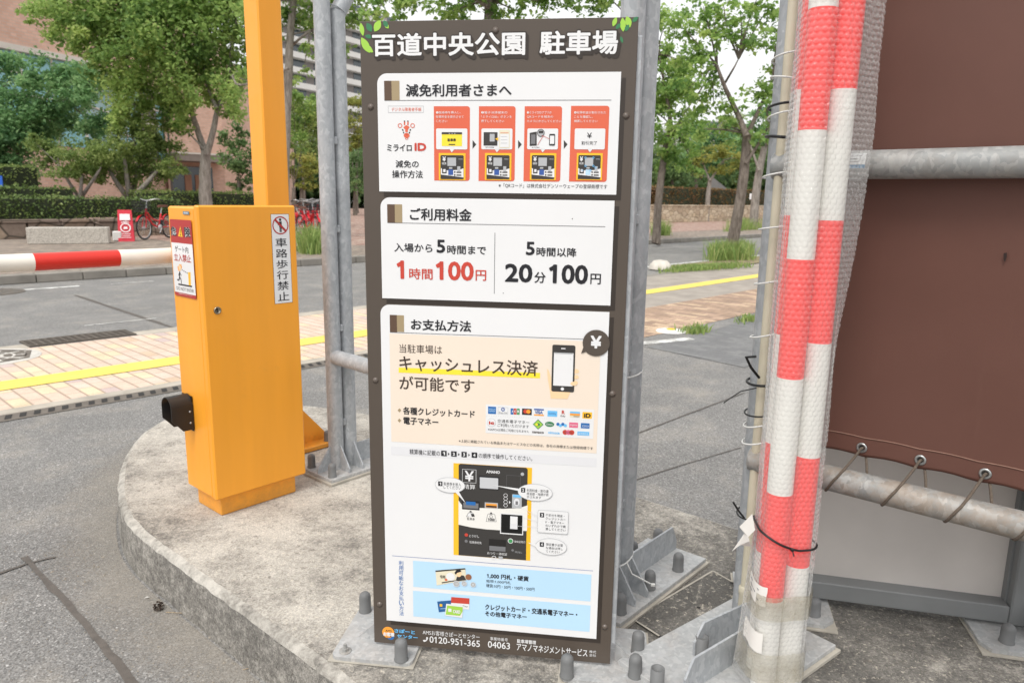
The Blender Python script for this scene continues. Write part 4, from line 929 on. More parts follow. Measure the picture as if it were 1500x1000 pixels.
for i,p1 in enumerate((pA,pC)):
    p2=p1+GU*.067
    o=MB(); o.tube([p1+UZ*.0236,p1+UZ*2.6],PD,GALV,28); o.build('post',frame)
    o=MB(); o.tube([p2+UZ*.0236,p2+UZ*(brk.z)],PD,GALV,28); ps=o.build('post',frame)
    o=MB(); b0=p2+UZ*(brk.z-.012); o.tube([b0,b0+GU*.38+UZ*.62],PD,GALV,28); o.build('brace',frame)
    o=MB()
    for k in range(40):
        q=2*math.pi*k/40; c=b0+Vector((math.cos(q),math.sin(q),0))*(PD+.0005)+UZ*(.014+.016*math.cos(q-YAW)*-1); o.box(c,(.006,.005,.005),GALV,ux=Vector((math.cos(q),math.sin(q),0)),bev=.001)
    o.build('weld',ps)
    for zz in ([.22,.62,1.02,1.36] if i==0 else [.3,.7,1.1]): o=MB(); o.box(p1.lerp(p2,.5)+UZ*zz-GV*.012,(.016,.02,.03),GALV,ux=GU,bev=.004); o.build('weld',frame)
foot(frame,pA,.50,.30,((-.075,-.075),(-.07,.08),(.22,-.07),(.36,.05)))
foot(frame,pC,.50,.30,((-.055,-.078),(.115,-.070),(.27,-.078),(.24,.068),(.375,.055),(-.06,.07)))
o=MB(); d_=(pC-pA).normalized(); o.tube([pA+d_*.02+UZ*.503,pC-d_*.02+UZ*.503],PD*.96,GALV,28); o.build('rail',frame)
def loop(o,c,ax,bx,ra,rb,tilt,mat,r=.0018,fl=.0):
    """oval loop around posts: ax,bx horizontal axes; tilt lowers one end"""
    P=[]
    for k in range(33):
        q=2*math.pi*k/32; P.append(c+ax*(ra*math.cos(q))+bx*(rb*math.sin(q))+UZ*(tilt*math.sin(q+.4)))
    o.tube(P,r,mat,8,caps=False)
mid=pC+GU*.0335
for (x,y,tl) in ((925,548,.006),(912,820,.012)):
    z=A(x,y,mid.y-.03).z; o=MB(); loop(o,mid+UZ*z,GU,GV,.071,.036,tl,TIEW,.0024)
    if y>700:
        e=mid+UZ*(z-.01)-GV*.037; o.tube([e,e+Vector((.015,-.01,-.03)),e+Vector((.07,-.005,-.062))],.0022,TIEW,8); o.box(e+Vector((.078,-.005,-.066)),(.012,.007,.008),TIEW,bev=.001)
    o.build('cable_tie',frame)

# ------------------------------------------------------------------ screen frame with the canvas: pole, two horizontal pipes, conduit, ties
PT=A(1122,500,1.84); PT.z=0
DIRT=Vector((math.cos(RD(-41)),math.sin(RD(-41)),0)); NRM=Vector((math.sin(RD(-41)),-math.cos(RD(-41)),0))   # NRM points to the camera side
tf=thing('pipe_frame','galvanised post with two horizontal pipes carrying the brown canvas, at the right of the scene','pipe frame',PT)
o=MB(); o.tube([PT+UZ*.024,PT+UZ*2.6],PD*1.0,GALV,28); o.build('post',tf)
def on_line(x,y,off=0):
    d=ray(x,y); q=PT+NRM*off; t=(q-CAM).dot(NRM)/d.dot(NRM); return CAM+d*t
PIPE_OFF=.034
for (x,y,mt,rr) in ((1380,239.5,m_galv('dull_galvanised_pipe',(140,142,141),(168,168,166),.12),.0315),(1350,733,GALVR,.0310)):
    z=on_line(x,y,PIPE_OFF).z; b=PT+NRM*PIPE_OFF+UZ*z
    o=MB(); o.tube([b+DIRT*.0,b+DIRT*2.4],rr,mt,32); pp=o.build('cross_pipe',tf)
    if y<300:
        zu=z
        # maker's sticker wrapped round the pipe
        V=[];STK=ink((206,208,208)); 
        k0=(on_line(1258,242,PIPE_OFF)-b).dot(DIRT)
        for (s0,s1,q0,q1,mm,rx) in ((-.03,.022,18,70,STK,.0318),(-.03,.022,4,18,ink((70,130,170)),.0318),(-.02,.012,52,55,GRY,.0320),(-.02,.005,40,43,GRY,.0320),(-.02,.008,28,31,GRY,.0320)):
            V=[]
            for s_ in (s0,s1):
                for j in range(5):
                    q=RD(q0+(q1-q0)*j/4-20); V.append(b+DIRT*(k0+s_)+NRM*(math.cos(q)*rx)+UZ*(math.sin(q)*rx))
            sk=MB() if mm is STK else sk
            sk.add(V,[(j,j+1,6+j,5+j) for j in range(4)],mm,True)
        sk.build('sticker',pp)
    else: zl=z
f0,f1=G(1018,964,.105),G(1084,925,.105); g0,g1=G(1032,912,.105),G(1078,891,.105)
for (q0,q1,ex) in ((f0,f1,.10),(g0,g1,.16)):
    t=(q1-q0).normalized(); q0=q0-t*.03; q1=q1+t*ex; bz=Vector((0,0,-.0815)); o=MB()
    o.prism([q0+bz*.55,q0+t*.03,q1,q1+bz,q0+bz],Vector((-t.y,t.x,0))*.006,GALV); o.build('gusset',tf)
fm=(f0+f1+g0+g1)/4; fm.z=0; ft=(f1-f0).normalized(); fn=Vector((-ft.y,ft.x,0))
o=MB(); o.box(fm+ft*.05+UZ*.017,(.50,.30,.013),GALVD,ux=ft,bev=.001); tp_=o.build('base_plate',tf)
o=MB(); o.box(fm+ft*.05+UZ*.0052,(.52,.32,.0104),MORT,ux=ft,bev=.001); o.build('mortar_bed',tf)
for (x,y) in ((1027,958),(962,1006)):
    c=G(x,y,.0236); o=MB(); o.lathe(c,UZ,[(.018,0),(.018,.003),(.0165,.005),(.0165,.050),(.0135,.050),(.0135,.042),(0,.042)],CAPM,18); o.build('bolt_cap',tp_)
o=MB(); CREAM=plain('cream_conduit',lin(206,198,176),.5,.1,12)
cx_=A(1121,500,1.84-PD-.0125); cx_.z=0
zc_=.095
o.tube([cx_+UZ*zc_,cx_+UZ*2.5],.0115,CREAM,18); cond=o.build('conduit',tf)
o=MB(); o.lathe(cx_+UZ*(zc_-.05),UZ,[(.0135,0),(.016,.004),(.016,.022),(.0145,.026),(.0145,.075),(.016,.079),(.016,.096),(.0118,.1)],CREAM,18); o.build('coupling',cond)
o=MB(); n=18; P=[cx_+UZ*(zc_-.045)+Vector((-.012*(k/n)**1.6,-.006*k/n,-.026*k/n)) for k in range(n+1)]; o.tube(P,[.0115+(.0018 if k%3==0 else 0) for k in range(n+1)],plain('pale_flex_conduit',lin(196,192,180),.5,.1,20),14); o.build('flexible_conduit',cond)
tc=(PT+Vector((cx_.x,cx_.y,0)))/2; tc.z=0; fx=(Vector((cx_.x,cx_.y,0))-PT).normalized(); bx=Vector((-fx.y,fx.x,0))
for (y,col,r) in ((-40,0,.0022),(74,0,.0022),(106,0,.0022),(146,1,.003),(160,0,.0022),(193,1,.0036),(248,0,.0022),(326,0,.0022),(406,0,.0022),(484,0,.0022),(554,1,.0034),(599,1,.0022),(615,0,.0022),(640,0,.0022)):
    X=1164-.0845*y; z=A(X,y+8,1.79).z; o=MB(); loop(o,tc+UZ*z,fx,bx,.058,.0375,random.uniform(.004,.013)*(1 if col==0 else .4)*(-1 if y in(106,193) else 1),TIEK if col else TIEW,r)
    if y==554:
        e=tc+UZ*z-bx*-.0375; e=A(1112,553,1.78); o.tube([e,A(1100,538,1.76),A(1093,523,1.75),A(1108,522,1.74)],.0034,TIEK,8)
        o.tube([A(1108,568,1.78),A(1085,573,1.78),A(1068,584,1.77),A(1060,590,1.77)],.0016,TIEK,8)
    o.build('cable_tie',tf)
o=MB(); o.tube([A(1090,758,1.76),A(1082,748,1.75),A(1074,735,1.75)],.0026,TIEK,8); loop(o,tc+UZ*A(1090,758,1.78).z,fx,bx,.058,.037,.004,TIEK,.002); o.build('cable_tie',tf)

# canvas sheet
TARP=m_tarp(); z_bot=on_line(1345,691,-.006).z
o=MB(); NX,NZ=90,70; s0,s1=.13,2.3; ztop=2.5
def cpt(s,z,off=0):
    wv=.006*math.sin(s*9+z*2.1)+.005*math.sin(z*5.3+s*3)+.004*mathutils.noise.noise(Vector((s*4,z*4,.3)))
    lift=max(0,1-(z-z_bot)/.09)
    sc_=.006*abs(math.sin((s-.255)*math.pi/.115))*lift
    return PT+DIRT*s+NRM*(-.012+off+(wv-.008)*min(1,.35+abs(z-1.236)*2))+UZ*(z+sc_*.9)
V=[cpt(s0+(s1-s0)*i/NX,z_bot+(ztop-z_bot)*(j/NZ)**1.3) for j in range(NZ+1) for i in range(NX+1)]
o.add(V,[(j*(NX+1)+i,j*(NX+1)+i+1,(j+1)*(NX+1)+i+1,(j+1)*(NX+1)+i) for j in range(NZ) for i in range(NX)],TARP,True)
tarp=o.build('canvas_sheet'); tag(tarp,'large brown canvas sheet with eyelets along its hem, stretched on the pipes at right','canvas screen')
md=tarp.modifiers.new('thickness','SOLIDIFY'); md.thickness=.0015; md.offset=-1
o=MB(); 
P=[cpt(s0+(s1-s0)*i/200,z_bot+.048,.0012) for i in range(201)]; o.tube(P,.0011,plain('hem_thread',lin(150,116,100),.7,.1,60),6); o.build('stitched_hem',tarp)
EY=plain('eyelet_steel',lin(176,178,176),.3,.15,60,metal=.8)
eye=[]
for (x,y) in ((1260,657),(1345,680),(1440,705)):
    q=on_line(x,y,-.010); eye.append((q-PT).dot(DIRT))
stp=(eye[2]-eye[0])/2; ss=[eye[0]-stp]+eye+[eye[2]+stp*k for k in range(1,9)]; ze=z_bot+.022
for s_ in ss:
    o=MB(); c=cpt(s_,ze,.0015); o.lathe(c,NRM,[(.0125,0),(.0115,.002),(.0085,.0022),(.0065,.0008),(.006,-.003)],EY,24); o.lathe(c,NRM,[(.006,-.001),(0,-.001)],DARK,20); o.build('eyelet',tarp)
o=MB(); q=[on_line(x,y,-.0085) for x,y in ((1470,371),(1475,370),(1475,376),(1472,384),(1470,380))]; o.add(q,[(0,1,2,3,4)],ink((44,30,26))); o.build('scuff_mark',tarp)
rope=MB(); P=[]; pc=lambda s_,q,r=.0345: PT+NRM*PIPE_OFF+DIRT*s_+UZ*zl+NRM*(math.cos(RD(q))*r)+UZ*(math.sin(RD(q))*r)
for s_ in ss[::-1]:
    P+=[pc(s_+.032,-150),pc(s_+.026,175),cpt(s_+.012,ze-.03,-.006),cpt(s_+.003,ze,-.005),cpt(s_,ze,.009),cpt(s_-.006,ze-.016,.012),pc(s_-.020,45),pc(s_-.034,5),pc(s_-.048,-45),pc(s_-.056,-90),pc(s_-.066,-130)]
def smooth(P,it=2):
    for _ in range(it):
        Q=[P[0]]
        for a,b in zip(P,P[1:]): Q+=[a.lerp(b,.25),a.lerp(b,.75)]
        P=Q+[P[-1]]
    return P
ROPE=plain('brown_rope',lin(104,92,80),.8,.3,160,bump=.6); rope.tube(smooth(P),.0033,ROPE,8)
tag(rope.build('lacing_rope'),'brown rope lacing the canvas eyelets around the lower pipe','rope')

# ------------------------------------------------------------------ bars in bubble film leaning by the post
BR=.028; BWH=plain('bar_white',lin(228,226,220),.35,.06,6); BRD=plain('bar_red',lin(250,46,40),.4,.06,6); BDIRT=plain('bar_soiled_white',lin(196,190,172),.5,.2,9)
bars=[(A(1162,500,1.55),(10,190,380,555,725,880),1200,'middle'),(A(1198,500,1.56),(-40,130,323,503,670,830),1240,'right'),(A(1152,500,1.62),(-50,130,315,490,650,810),1160,'left')]
LBL3={'middle':'red and white banded bar at the front of the bubble-wrapped bundle','right':'red and white banded bar on the canvas side of the bubble-wrapped bundle','left':'red and white banded bar at the back of the bundle, beside the cream conduit'}
cen=[]
for c,ys,px,nm in bars:
    c=Vector((c.x,c.y,0)); cen.append(c); zs=sorted([A(px-(.093*y-0),y,c.y-.02).z for y in ys])
    zs=[.03]+zs+[2.15]; o=MB()
    # zs alternates from the bottom: soiled white, red, white, ...
    cols=[BDIRT if False else BWH]+[BRD if k%2==0 else BWH for k in range(len(zs)-2)]
    if nm=='middle' or True: cols=[BWH]+[BRD if k%2==0 else BWH for k in range(len(zs)-2)]
    for k in range(len(zs)-1):
        segs=16; o.tube([c+UZ*zs[k],c+UZ*zs[k+1]],BR,cols[k],32,caps=k in(0,len(zs)-2))
    b=tag(o.build('barrier_bar'),LBL3[nm],'bar','wrapped barrier bars')
import bisect
def hull(pts):
    pts=sorted(set((round(x,6),round(y,6)) for x,y in pts)); 
    def half(P):
        H=[]
        for q in P:
            while len(H)>1 and (H[-1][0]-H[-2][0])*(q[1]-H[-2][1])-(H[-1][1]-H[-2][1])*(q[0]-H[-2][0])<=0: H.pop()
            H.append(q)
        return H
    a=half(pts); b=half(pts[::-1]); return a[:-1]+b[:-1]
def section(z,off,n):
    C=[(c.x,c.y,BR+off) for c in cen]
    fl=.046*max(0,min(1,(z-.55)/.75))**1.2*(1+.15*math.sin(z*7)); r=cen[1]
    C.append((r.x+BR*.75+fl,r.y+.012+fl*.1,.008+off*.4)); 
    if z<.45: k=(.45-z)/.45; C.append((cen[2].x-.035*k-.01,cen[2].y-.01,.022))
    H=hull([(x+math.cos(q)*rr,y+math.sin(q)*rr) for x,y,rr in C for q in np.linspace(0,2*math.pi,48,endpoint=False)])
    mc=np.mean([(c.x,c.y) for c in cen],0); Q=np.array(H+[H[0]]); dq=np.r_[0,np.cumsum(np.hypot(*np.diff(Q,axis=0).T))]; sq=np.linspace(0,dq[-1],3000,endpoint=False)
    Q=np.c_[np.interp(sq,dq,Q[:,0]),np.interp(sq,dq,Q[:,1])]; k=int(np.argmin(np.abs(np.abs(np.arctan2(Q[:,1]-mc[1],Q[:,0]-mc[0]))-math.pi))); H=[tuple(q) for q in np.roll(Q,-k,0)]
    H=np.array(H+[H[0]]); d=np.r_[0,np.cumsum(np.hypot(*np.diff(H,axis=0).T))]; s=np.linspace(0,d[-1],n,endpoint=False)
    return np.c_[np.interp(s,d,H[:,0]),np.interp(s,d,H[:,1])],d[-1]
def film(z0,z1,off,n,dz,mat,bub,name,parent):
    nz=int((z1-z0)/dz)+1; zl_=np.linspace(z0,z1,nz); kz=np.linspace(z0,z1,60); S=[section(z,off,n) for z in kz]
    V=np.zeros((nz,n,3)); per=np.mean([q[1] for q in S]); pit=per/round(per/.0125); rowh=pit*.866
    for i,z in enumerate(zl_):
        j=min(int(np.searchsorted(kz,z,'right'))-1,58); t=(z-kz[j])/(kz[j+1]-kz[j]); P=S[j][0]*(1-t)+S[j+1][0]*t
        T=np.roll(P,-1,0)-np.roll(P,1,0); T/=np.linalg.norm(T,axis=1)[:,None]; Nn=np.c_[T[:,1],-T[:,0]]
        s=np.arange(n)/n*per
        wr=np.array([mathutils.noise.noise(Vector((math.cos(q*6.283/n)*2.2,math.sin(q*6.283/n)*2.2,z*4))) for q in range(n)])*.0035+np.array([abs(mathutils.noise.noise(Vector((math.cos(q*6.283/n)*7,math.sin(q*6.283/n)*7,z*2.2+5)))) for q in range(n)])*.004
        wr=np.maximum(wr,-.0018)
        hgt=np.zeros(n)
        if bub:
            r0=np.floor(z/rowh)
            for rr in (r0,r0+1):
                du=(s/pit+(rr%2)*.5); du=(du-np.round(du))*pit; dd=np.hypot(du,z-rr*rowh); ci=np.round(s/pit+(rr%2)*.5); cr_h=np.modf(np.abs(np.sin(ci*12.9898+rr*78.233)*43758.5))[0]; hgt=np.maximum(hgt,np.clip((1-(dd/(pit*.48))**2)*1.35,0,1)**.8*.0032*(.35+.65*np.sqrt(cr_h)))
        P=P+Nn*(hgt+wr)[:,None]; V[i,:,:2]=P; V[i,:,2]=z
    me=bpy.data.meshes.new(name); vv=V.reshape(-1,3)
    if parent is not None: vv=vv-np.array(WM[parent.name].translation)
    i,k=np.meshgrid(np.arange(nz-1),np.arange(n),indexing='ij'); k2=(k+1)%n; F=np.stack([i*n+k,i*n+k2,(i+1)*n+k2,(i+1)*n+k],-1).reshape(-1,4)
    me.vertices.add(len(vv)); me.vertices.foreach_set('co',vv.ravel()); me.loops.add(F.size); me.loops.foreach_set('vertex_index',F.ravel())
    me.polygons.add(len(F)); me.polygons.foreach_set('loop_start',np.arange(0,F.size,4)); me.polygons.foreach_set('use_smooth',np.ones(len(F),bool)); me.update(calc_edges=True)
    me.materials.append(mat); ob=bpy.data.objects.new(name,me); COL.objects.link(ob)
    if parent is not None: ob.parent=parent
    return ob
wrap=thing('bubble_wrap','clear bubble wrap tied with a black cable tie around the red and white bars','bubble wrap',(cen[0].x,cen[0].y,.02))
film(.03,1.8,.0055,290,.0017,m_wrap(),True,'bubble_film',wrap)
film(.215,.275,.0115,120,.006,m_dirtyfilm(),False,'packing_tape',wrap); film(.055,.13,.0115,120,.006,bpy.data.materials['dirty_tape_film'],False,'packing_tape',wrap)
# strap round the bundle
o=MB(); zt=A(1180,806,1.52).z; S,_=section(zt,.011,120); cx0=S[:,0].min(); cx1=S[:,0].max()
P=[Vector((x,y,zt+.036*max(0,1-(x-cx0)/(cx1-cx0)*1.6)**1.3)) for x,y in S]; o.tube(P+[P[0]],.0026,TIEK,8,caps=False)
e=min(P,key=lambda q:(q-A(1159,806,1.515)).length); o.box(e+Vector((0,-.004,0)),(.008,.007,.006),TIEK,bev=.001); o.tube([e+Vector((0,-.005,0)),e+Vector((.002,-.012,-.012))],.0015,TIEK,6); o.build('cable_tie',wrap)
PAP=plain('white_paper_label',lin(232,228,222),.7,.06,12)
def patch(zlo,zhi,ang0,ang1,name,txt=True):
    o=MB(); rows=[]
    for k in range(5):
        z=zlo+(zhi-zlo)*k/4; S,_=section(z,.0135,240); c=S.mean(0); an=np.degrees(np.arctan2(S[:,1]-cen[2].y,S[:,0]-cen[2].x))%360
        row=[]
        for a in np.linspace(ang0,ang1,9):
            row.append(S[np.argmin(np.abs(an-a))])
        rows.append([Vector((x,y,z+.004*math.sin(a*.7))) for a,(x,y) in enumerate(row)])
    V=[q for r in rows for q in r]; o.add(V,[(i*9+k,i*9+k+1,(i+1)*9+k+1,(i+1)*9+k) for i in range(4) for k in range(8)],PAP,True)
    if txt:
        for i in (1,2,3):
            q0,q1=rows[i][2],rows[i][5+i%2]; o.tube([q0+Vector((-.001,-.001,0)),rows[i][3]+Vector((-.001,-.001,0)),q1+Vector((-.001,-.001,0))],.0009,GRY,5)
    o.build(name,wrap)
patch(.252,.300,212,252,'paper_label'); patch(.135,.185,212,252,'paper_label',False)
o=MB(); o.add([A(*q) for q in ((1083,771,1.60),(1102,752,1.57),(1106,776,1.555),(1096,786,1.57),(1090,781,1.59),(1072,807,1.62),(1098,792,1.56),(1100,800,1.58),(1084,798,1.60))],[(0,1,2),(0,2,3),(0,3,4),(4,3,6),(4,6,8),(8,6,7),(5,4,8)],PAP); o.build('torn_paper',wrap)

# ------------------------------------------------------------------ grey metal screen behind the canvas
SCY=RD(-13.8); SU=Vector((math.cos(SCY),math.sin(SCY),0)); SN=Vector((math.sin(SCY),-math.cos(SCY),0)); S0=Vector((.868,1.952,0))
PGR=plain('grey_painted_steel',lin(128,130,130),.5,.12,6); PPAN=plain('pale_grey_panel',lin(204,198,192),.5,.10,4)
scr=thing('metal_screen','grey steel framed panel standing behind the laced canvas near the ground','metal screen',S0,SCY)
def s_p(u,n,z): return S0+SU*u+SN*n+UZ*z
o=MB(); o.box(s_p(.215,-.058,.62),(.67,.012,1.1),PPAN,ux=SU); o.build('panel',scr)
o=MB(); o.box(s_p(.2,-.03,.0495),(.64,.06,.051),PGR,ux=SU,bev=.003); o.build('bottom_rail',scr)
o=MB(); o.box(s_p(.552,-.028,.60),(.064,.064,1.156),PGR,ux=SU,bev=.004); o.box(s_p(.517,-.044,.62),(.006,.03,1.09),PGR,ux=SU); o.build('post',scr)
o=MB(); o.box(s_p(-.145,-.028,.60),(.05,.05,1.156),PGR,ux=SU,bev=.004); o.build('post',scr)
for (a,b,dx,caps) in ((-.20,.06,.0,((.010,.075),)),(.42,.70,.0,((.490,.078),(.66,.07)))):
    o=MB(); o.prism([s_p(a+.02,.125,.004),s_p(b-.03,.125,.004),s_p(b,.09,.004),s_p(b,-.12,.004),s_p(a,-.12,.004),s_p(a,.09,.004)],UZ*.010,GALVD); pl=o.build('base_plate',scr)
    o=MB(); o.prism([s_p(a-.005,.137,.0),s_p(b+.005,.137,.0),s_p(b+.006,-.13,.0),s_p(a-.006,-.13,.0)],UZ*.0035,MORT); o.build('mortar_bed',scr)
    for (u,n) in caps: capmb(s_p(u,n,.014),.052,.0175).build('bolt_cap',pl)
o=MB(); o.prism([s_p(.560,.004,.0145),s_p(.560,.075,.0145),s_p(.560,.006,.10)],SU*.006,PGR); o.build('gusset',scr)
#MARK_B
# ------------------------------------------------------------------ plants
def leaf_mesh(name,parent,pts,size,mat,tint,up=.35,aspect=.62,world=None):
    pts=np.asarray(pts); n=len(pts); nr=rng.normal(size=(n,3)); nr[:,2]=np.abs(nr[:,2])+up; nr/=np.linalg.norm(nr,axis=1)[:,None]
    t=rng.normal(size=(n,3)); t[:,2]-=.5; t-=nr*(t*nr).sum(1)[:,None]; t/=np.linalg.norm(t,axis=1)[:,None]; b=np.cross(nr,t)
    s=size*rng.uniform(.65,1.35,n)[:,None]; fold=nr*s*.14
    V=np.stack([pts-t*s*.5,pts+b*s*aspect*.5+fold,pts+t*s*.5,pts-b*s*aspect*.5+fold],1).reshape(-1,3)
    if parent is not None: V=V-np.array(WM[parent.name].translation)
    me=bpy.data.meshes.new(name); F=np.arange(4*n)
    me.vertices.add(4*n); me.vertices.foreach_set('co',V.ravel()); me.loops.add(4*n); me.loops.foreach_set('vertex_index',F)
    me.polygons.add(n); me.polygons.foreach_set('loop_start',np.arange(0,4*n,4)); me.update(calc_edges=True)
    at=me.attributes.new('tint','FLOAT','FACE'); at.data.foreach_set('value',np.clip(tint,0,1).astype(np.float32))
    me.materials.append(mat); ob=bpy.data.objects.new(name,me); COL.objects.link(ob)
    if parent is not None: ob.parent=parent
    return ob
def clumps(blobs,dens,size,flat=.75,sub=.30,shell=.55):
    """leaf points in many small clumps spread through rounded masses"""
    P=[];T=[]
    for (c,r) in blobs:
        k=max(6,int(9+r*r*5)); c=np.array(c)
        d=rng.normal(size=(k,3)); d/=np.linalg.norm(d,axis=1)[:,None]; q=c+d*np.array([1,1,flat])*r*rng.uniform(shell,1.0,k)[:,None]
        for s in q:
            m=int(17*dens*(r*sub)**2/(size*size)*rng.uniform(.5,1.5)); rr=r*sub*rng.uniform(.7,1.4)
            g=rng.normal(size=(m,3))*np.array([1,1,.6])*rr*.62; P.append(s+g); T.append(np.full(m,rng.normal(.5,.17))+rng.normal(0,.13,m))
    return np.concatenate(P),np.concatenate(T)
def limb(o,pts,r0,r1,mat,segs=9,wob=.04):
    pts=[Vector(p) for p in pts]; Q=smooth(pts,2); n=len(Q)
    Q=[q+Vector((random.uniform(-1,1),random.uniform(-1,1),0))*wob*r0 for q in Q]
    o.tube(Q,[r0+(r1-r0)*i/(n-1) for i in range(n)],mat,segs)
BARKG=m_bark('grey_bark',(112,104,96),(164,156,148)); BARKD=m_bark('dark_bark',(84,75,68),(136,126,117))
LG1=m_leaf('ginkgo_leaf',[(88,118,66),(128,160,88),(164,190,110),(198,212,128)]); LG2=m_leaf('camphor_leaf',[(74,110,74),(108,148,98),(144,182,124),(176,206,146)])
LG3=m_leaf('shrub_leaf',[(92,114,66),(126,148,84),(156,174,104),(186,196,126)]); LG4=m_leaf('fresh_leaf',[(96,132,70),(134,168,92),(168,196,112),(200,218,134)])
LG5=m_leaf('yellowing_leaf',[(112,124,66),(144,152,80),(168,172,94),(188,182,106)]); LG6=m_leaf('shade_tree_leaf',[(70,92,60),(96,122,78),(124,152,98),(150,172,116)])
LGH=m_leaf('hedge_leaf',[(64,84,46),(88,110,58),(114,134,74),(142,152,92)],.2); LGR_=m_leaf('reddish_hedge_leaf',[(84,62,40),(118,84,54),(124,100,60),(138,122,74)],.2)
GRS=m_leaf('grass_blade',[(96,124,66),(124,150,80),(152,170,98),(182,182,126)],.3)
def px_blobs(L_,Y,jit=.0):
    out=[]
    for b in L_:
        x,y,r=b[:3]; yy=Y+(b[3] if len(b)>3 else random.uniform(-1,1)*r*Y/FPX*.7); out.append((A(x,y,yy),r*yy/FPX))
    return out
def tree(name,label,group,Y,trunk,tw,limbs,blobs,leaf,size,dens,bark,base_z=GZ+.13,flat=.75,sub=.30,to_blobs=True):
    tp=[A(x,y,Y) for x,y in trunk]; b=tp[0].copy(); b.z=base_z-.05; root=thing(name,label,'tree',b,0,group)
    o=MB(); r=tw*Y/FPX/2; limb(o,[b]+tp,r*1.25,r*.72,bark,14)
    tops=tp[-1]; B=px_blobs(blobs,Y)
    for L_ in limbs:
        q=[A(x,y,Y+(random.uniform(-.4,.4))) for x,y in L_[:-1]]; limb(o,[q[0]*.0+tops if False else q[0]]+q[1:],r*L_[-1],r*L_[-1]*.35,bark,9)
    if to_blobs:
        src=[A(L_[-2][0],L_[-2][1],Y) for L_ in limbs]+[tops]
        for c,rr in B:
            s=min(src,key=lambda q:(q-Vector(c)).length); m=s.lerp(Vector(c),.5)+Vector((random.uniform(-1,1),random.uniform(-1,1),.6))*rr*.25
            limb(o,[s,m,Vector(c)],r*.22,r*.05,bark,6)
    o.build('trunk',root)
    P,T=clumps(B,dens,size,flat,sub); leaf_mesh('crown',root,P,size,leaf,T); return root
# ginkgo by the brick building: drooping sprays of leaves
GK=25.0
gk=tree('ginkgo_tree','light green ginkgo with drooping sprays and forked grey trunk before the brick building','street trees',GK,[(301,290),(300,255),(302,222)],17,
    [[(301,226),(291,195),(281,165),(268,120),(250,60),.62],[(303,226),(313,192),(318,160),(336,118),(340,60),.6],[(318,160),(300,120),(290,60),.35],[(281,165),(240,120),(200,60),(150,10),.3],[(268,120),(225,95),(185,80),.2]],
    [(255,50,60),(155,62,44),(110,45,32),(172,112,36),(228,150,36),(200,168,24),(322,112,36),(268,188,20),(60,25,22),(140,95,24),(205,20,65),(130,12,45),(300,35,60),(335,75,45),(345,150,30),(300,110,34),(285,-20,70),(330,-30,60),(150,-30,60),(350,30,30),(90,18,22)],LG1,.15,1.25,BARKG,flat=.8)
P=[];T=[]
for (x0,y0,x1,y1,x2,y2) in ((120,10,95,22,72,52),(150,20,118,40,108,72),(180,30,150,55,140,92),(200,30,178,70,168,125),(215,45,198,95,182,165),(228,55,232,95,250,140),(240,60,262,105,292,150),(245,85,212,100,190,120),(260,90,250,125,236,150),(200,60,160,70,138,82),(275,100,282,130,276,160),(290,100,305,125,312,150),(170,90,172,130,170,185),(320,110,340,135,352,170),(100,5,70,8,40,10),(235,110,225,140,205,160),(255,130,262,160,266,186),(185,110,180,150,174,190)):
    for rep in range(2):
        Yo=GK+random.uniform(-1.8,1.2); a,b,c=A(x0,y0,Yo),A(x1,y1,Yo),A(x2,y2,Yo); tn=random.gauss(.74,.13)
        for k in range(300):
            t=random.random(); q=a*(1-t)**2+b*2*t*(1-t)+c*t*t; s=.24*(1.15-.7*t); P.append((q.x+random.gauss(0,s),q.y+random.gauss(0,s),q.z+random.gauss(0,s*.7)-random.random()*.15)); T.append(tn+random.gauss(0,.13))
leaf_mesh('drooping_spray',gk,P,.14,LG1,np.array(T))
tree('camphor_tree','dense dark green tree at the far left in front of the teal glass band','street trees',28,[(24,288),(24,250),(26,215)],12,[[(26,215),(10,180),(-5,140),.7],[(26,215),(50,170),(75,130),.7]],
    [(15,112,38),(62,118,40),(105,122,42),(135,120,30),(25,165,50),(80,170,50),(125,165,42),(10,215,45),(60,220,40),(-30,140,50),(-40,200,50),(145,190,30),(30,245,30),(-10,262,26)],LG2,.15,1.5,BARKD)
tree('spreading_shrub','smaller olive shrub tree with thin stems, left one of the pair behind the hedge','shrub trees',24,[(116,303),(117,290)],9,[[(117,292),(100,265),(85,240),.7],[(117,292),(120,262),(118,240),.7],[(117,292),(138,262),(148,245),.7]],
    [(85,232,34),(62,218,22),(50,208,14),(118,228,34),(100,255,26),(135,252,24),(140,228,26)],LG3,.10,1.5,BARKG)
tree('spreading_shrub','larger olive shrub tree with a fan of stems, right one of the pair','shrub trees',24.8,[(190,303),(191,292)],16,[[(191,294),(172,270),(155,240),.6],[(191,294),(186,262),(182,230),.6],[(191,294),(200,262),(205,225),.6],[(191,294),(215,268),(235,245),.6]],
    [(190,205,34),(225,198,34),(160,225,34),(195,235,36),(232,232,34),(250,248,20),(165,255,24),(215,258,26),(190,180,22)],LG3,.10,1.6,BARKG)
tree('street_tree','tree with mottled pale trunk rising just right of the yellow post','street trees',20,[(416,330),(418,210),(423,110),(424,60),(430,0)],12,[[(424,70),(445,52),(455,45),.4],[(423,100),(350,130),(340,112),.35],[(430,0),(440,-60),.7]],
    [(445,18,34),(470,40,26),(400,-10,50),(480,-15,50),(505,20,24),(455,75,16),(520,40,20),(395,60,24),(520,-30,45),(370,20,34),(360,100,22),(376,130,20),(440,-60,60),(445,110,13),(512,75,14)],LG1,.13,1.15,BARKG)
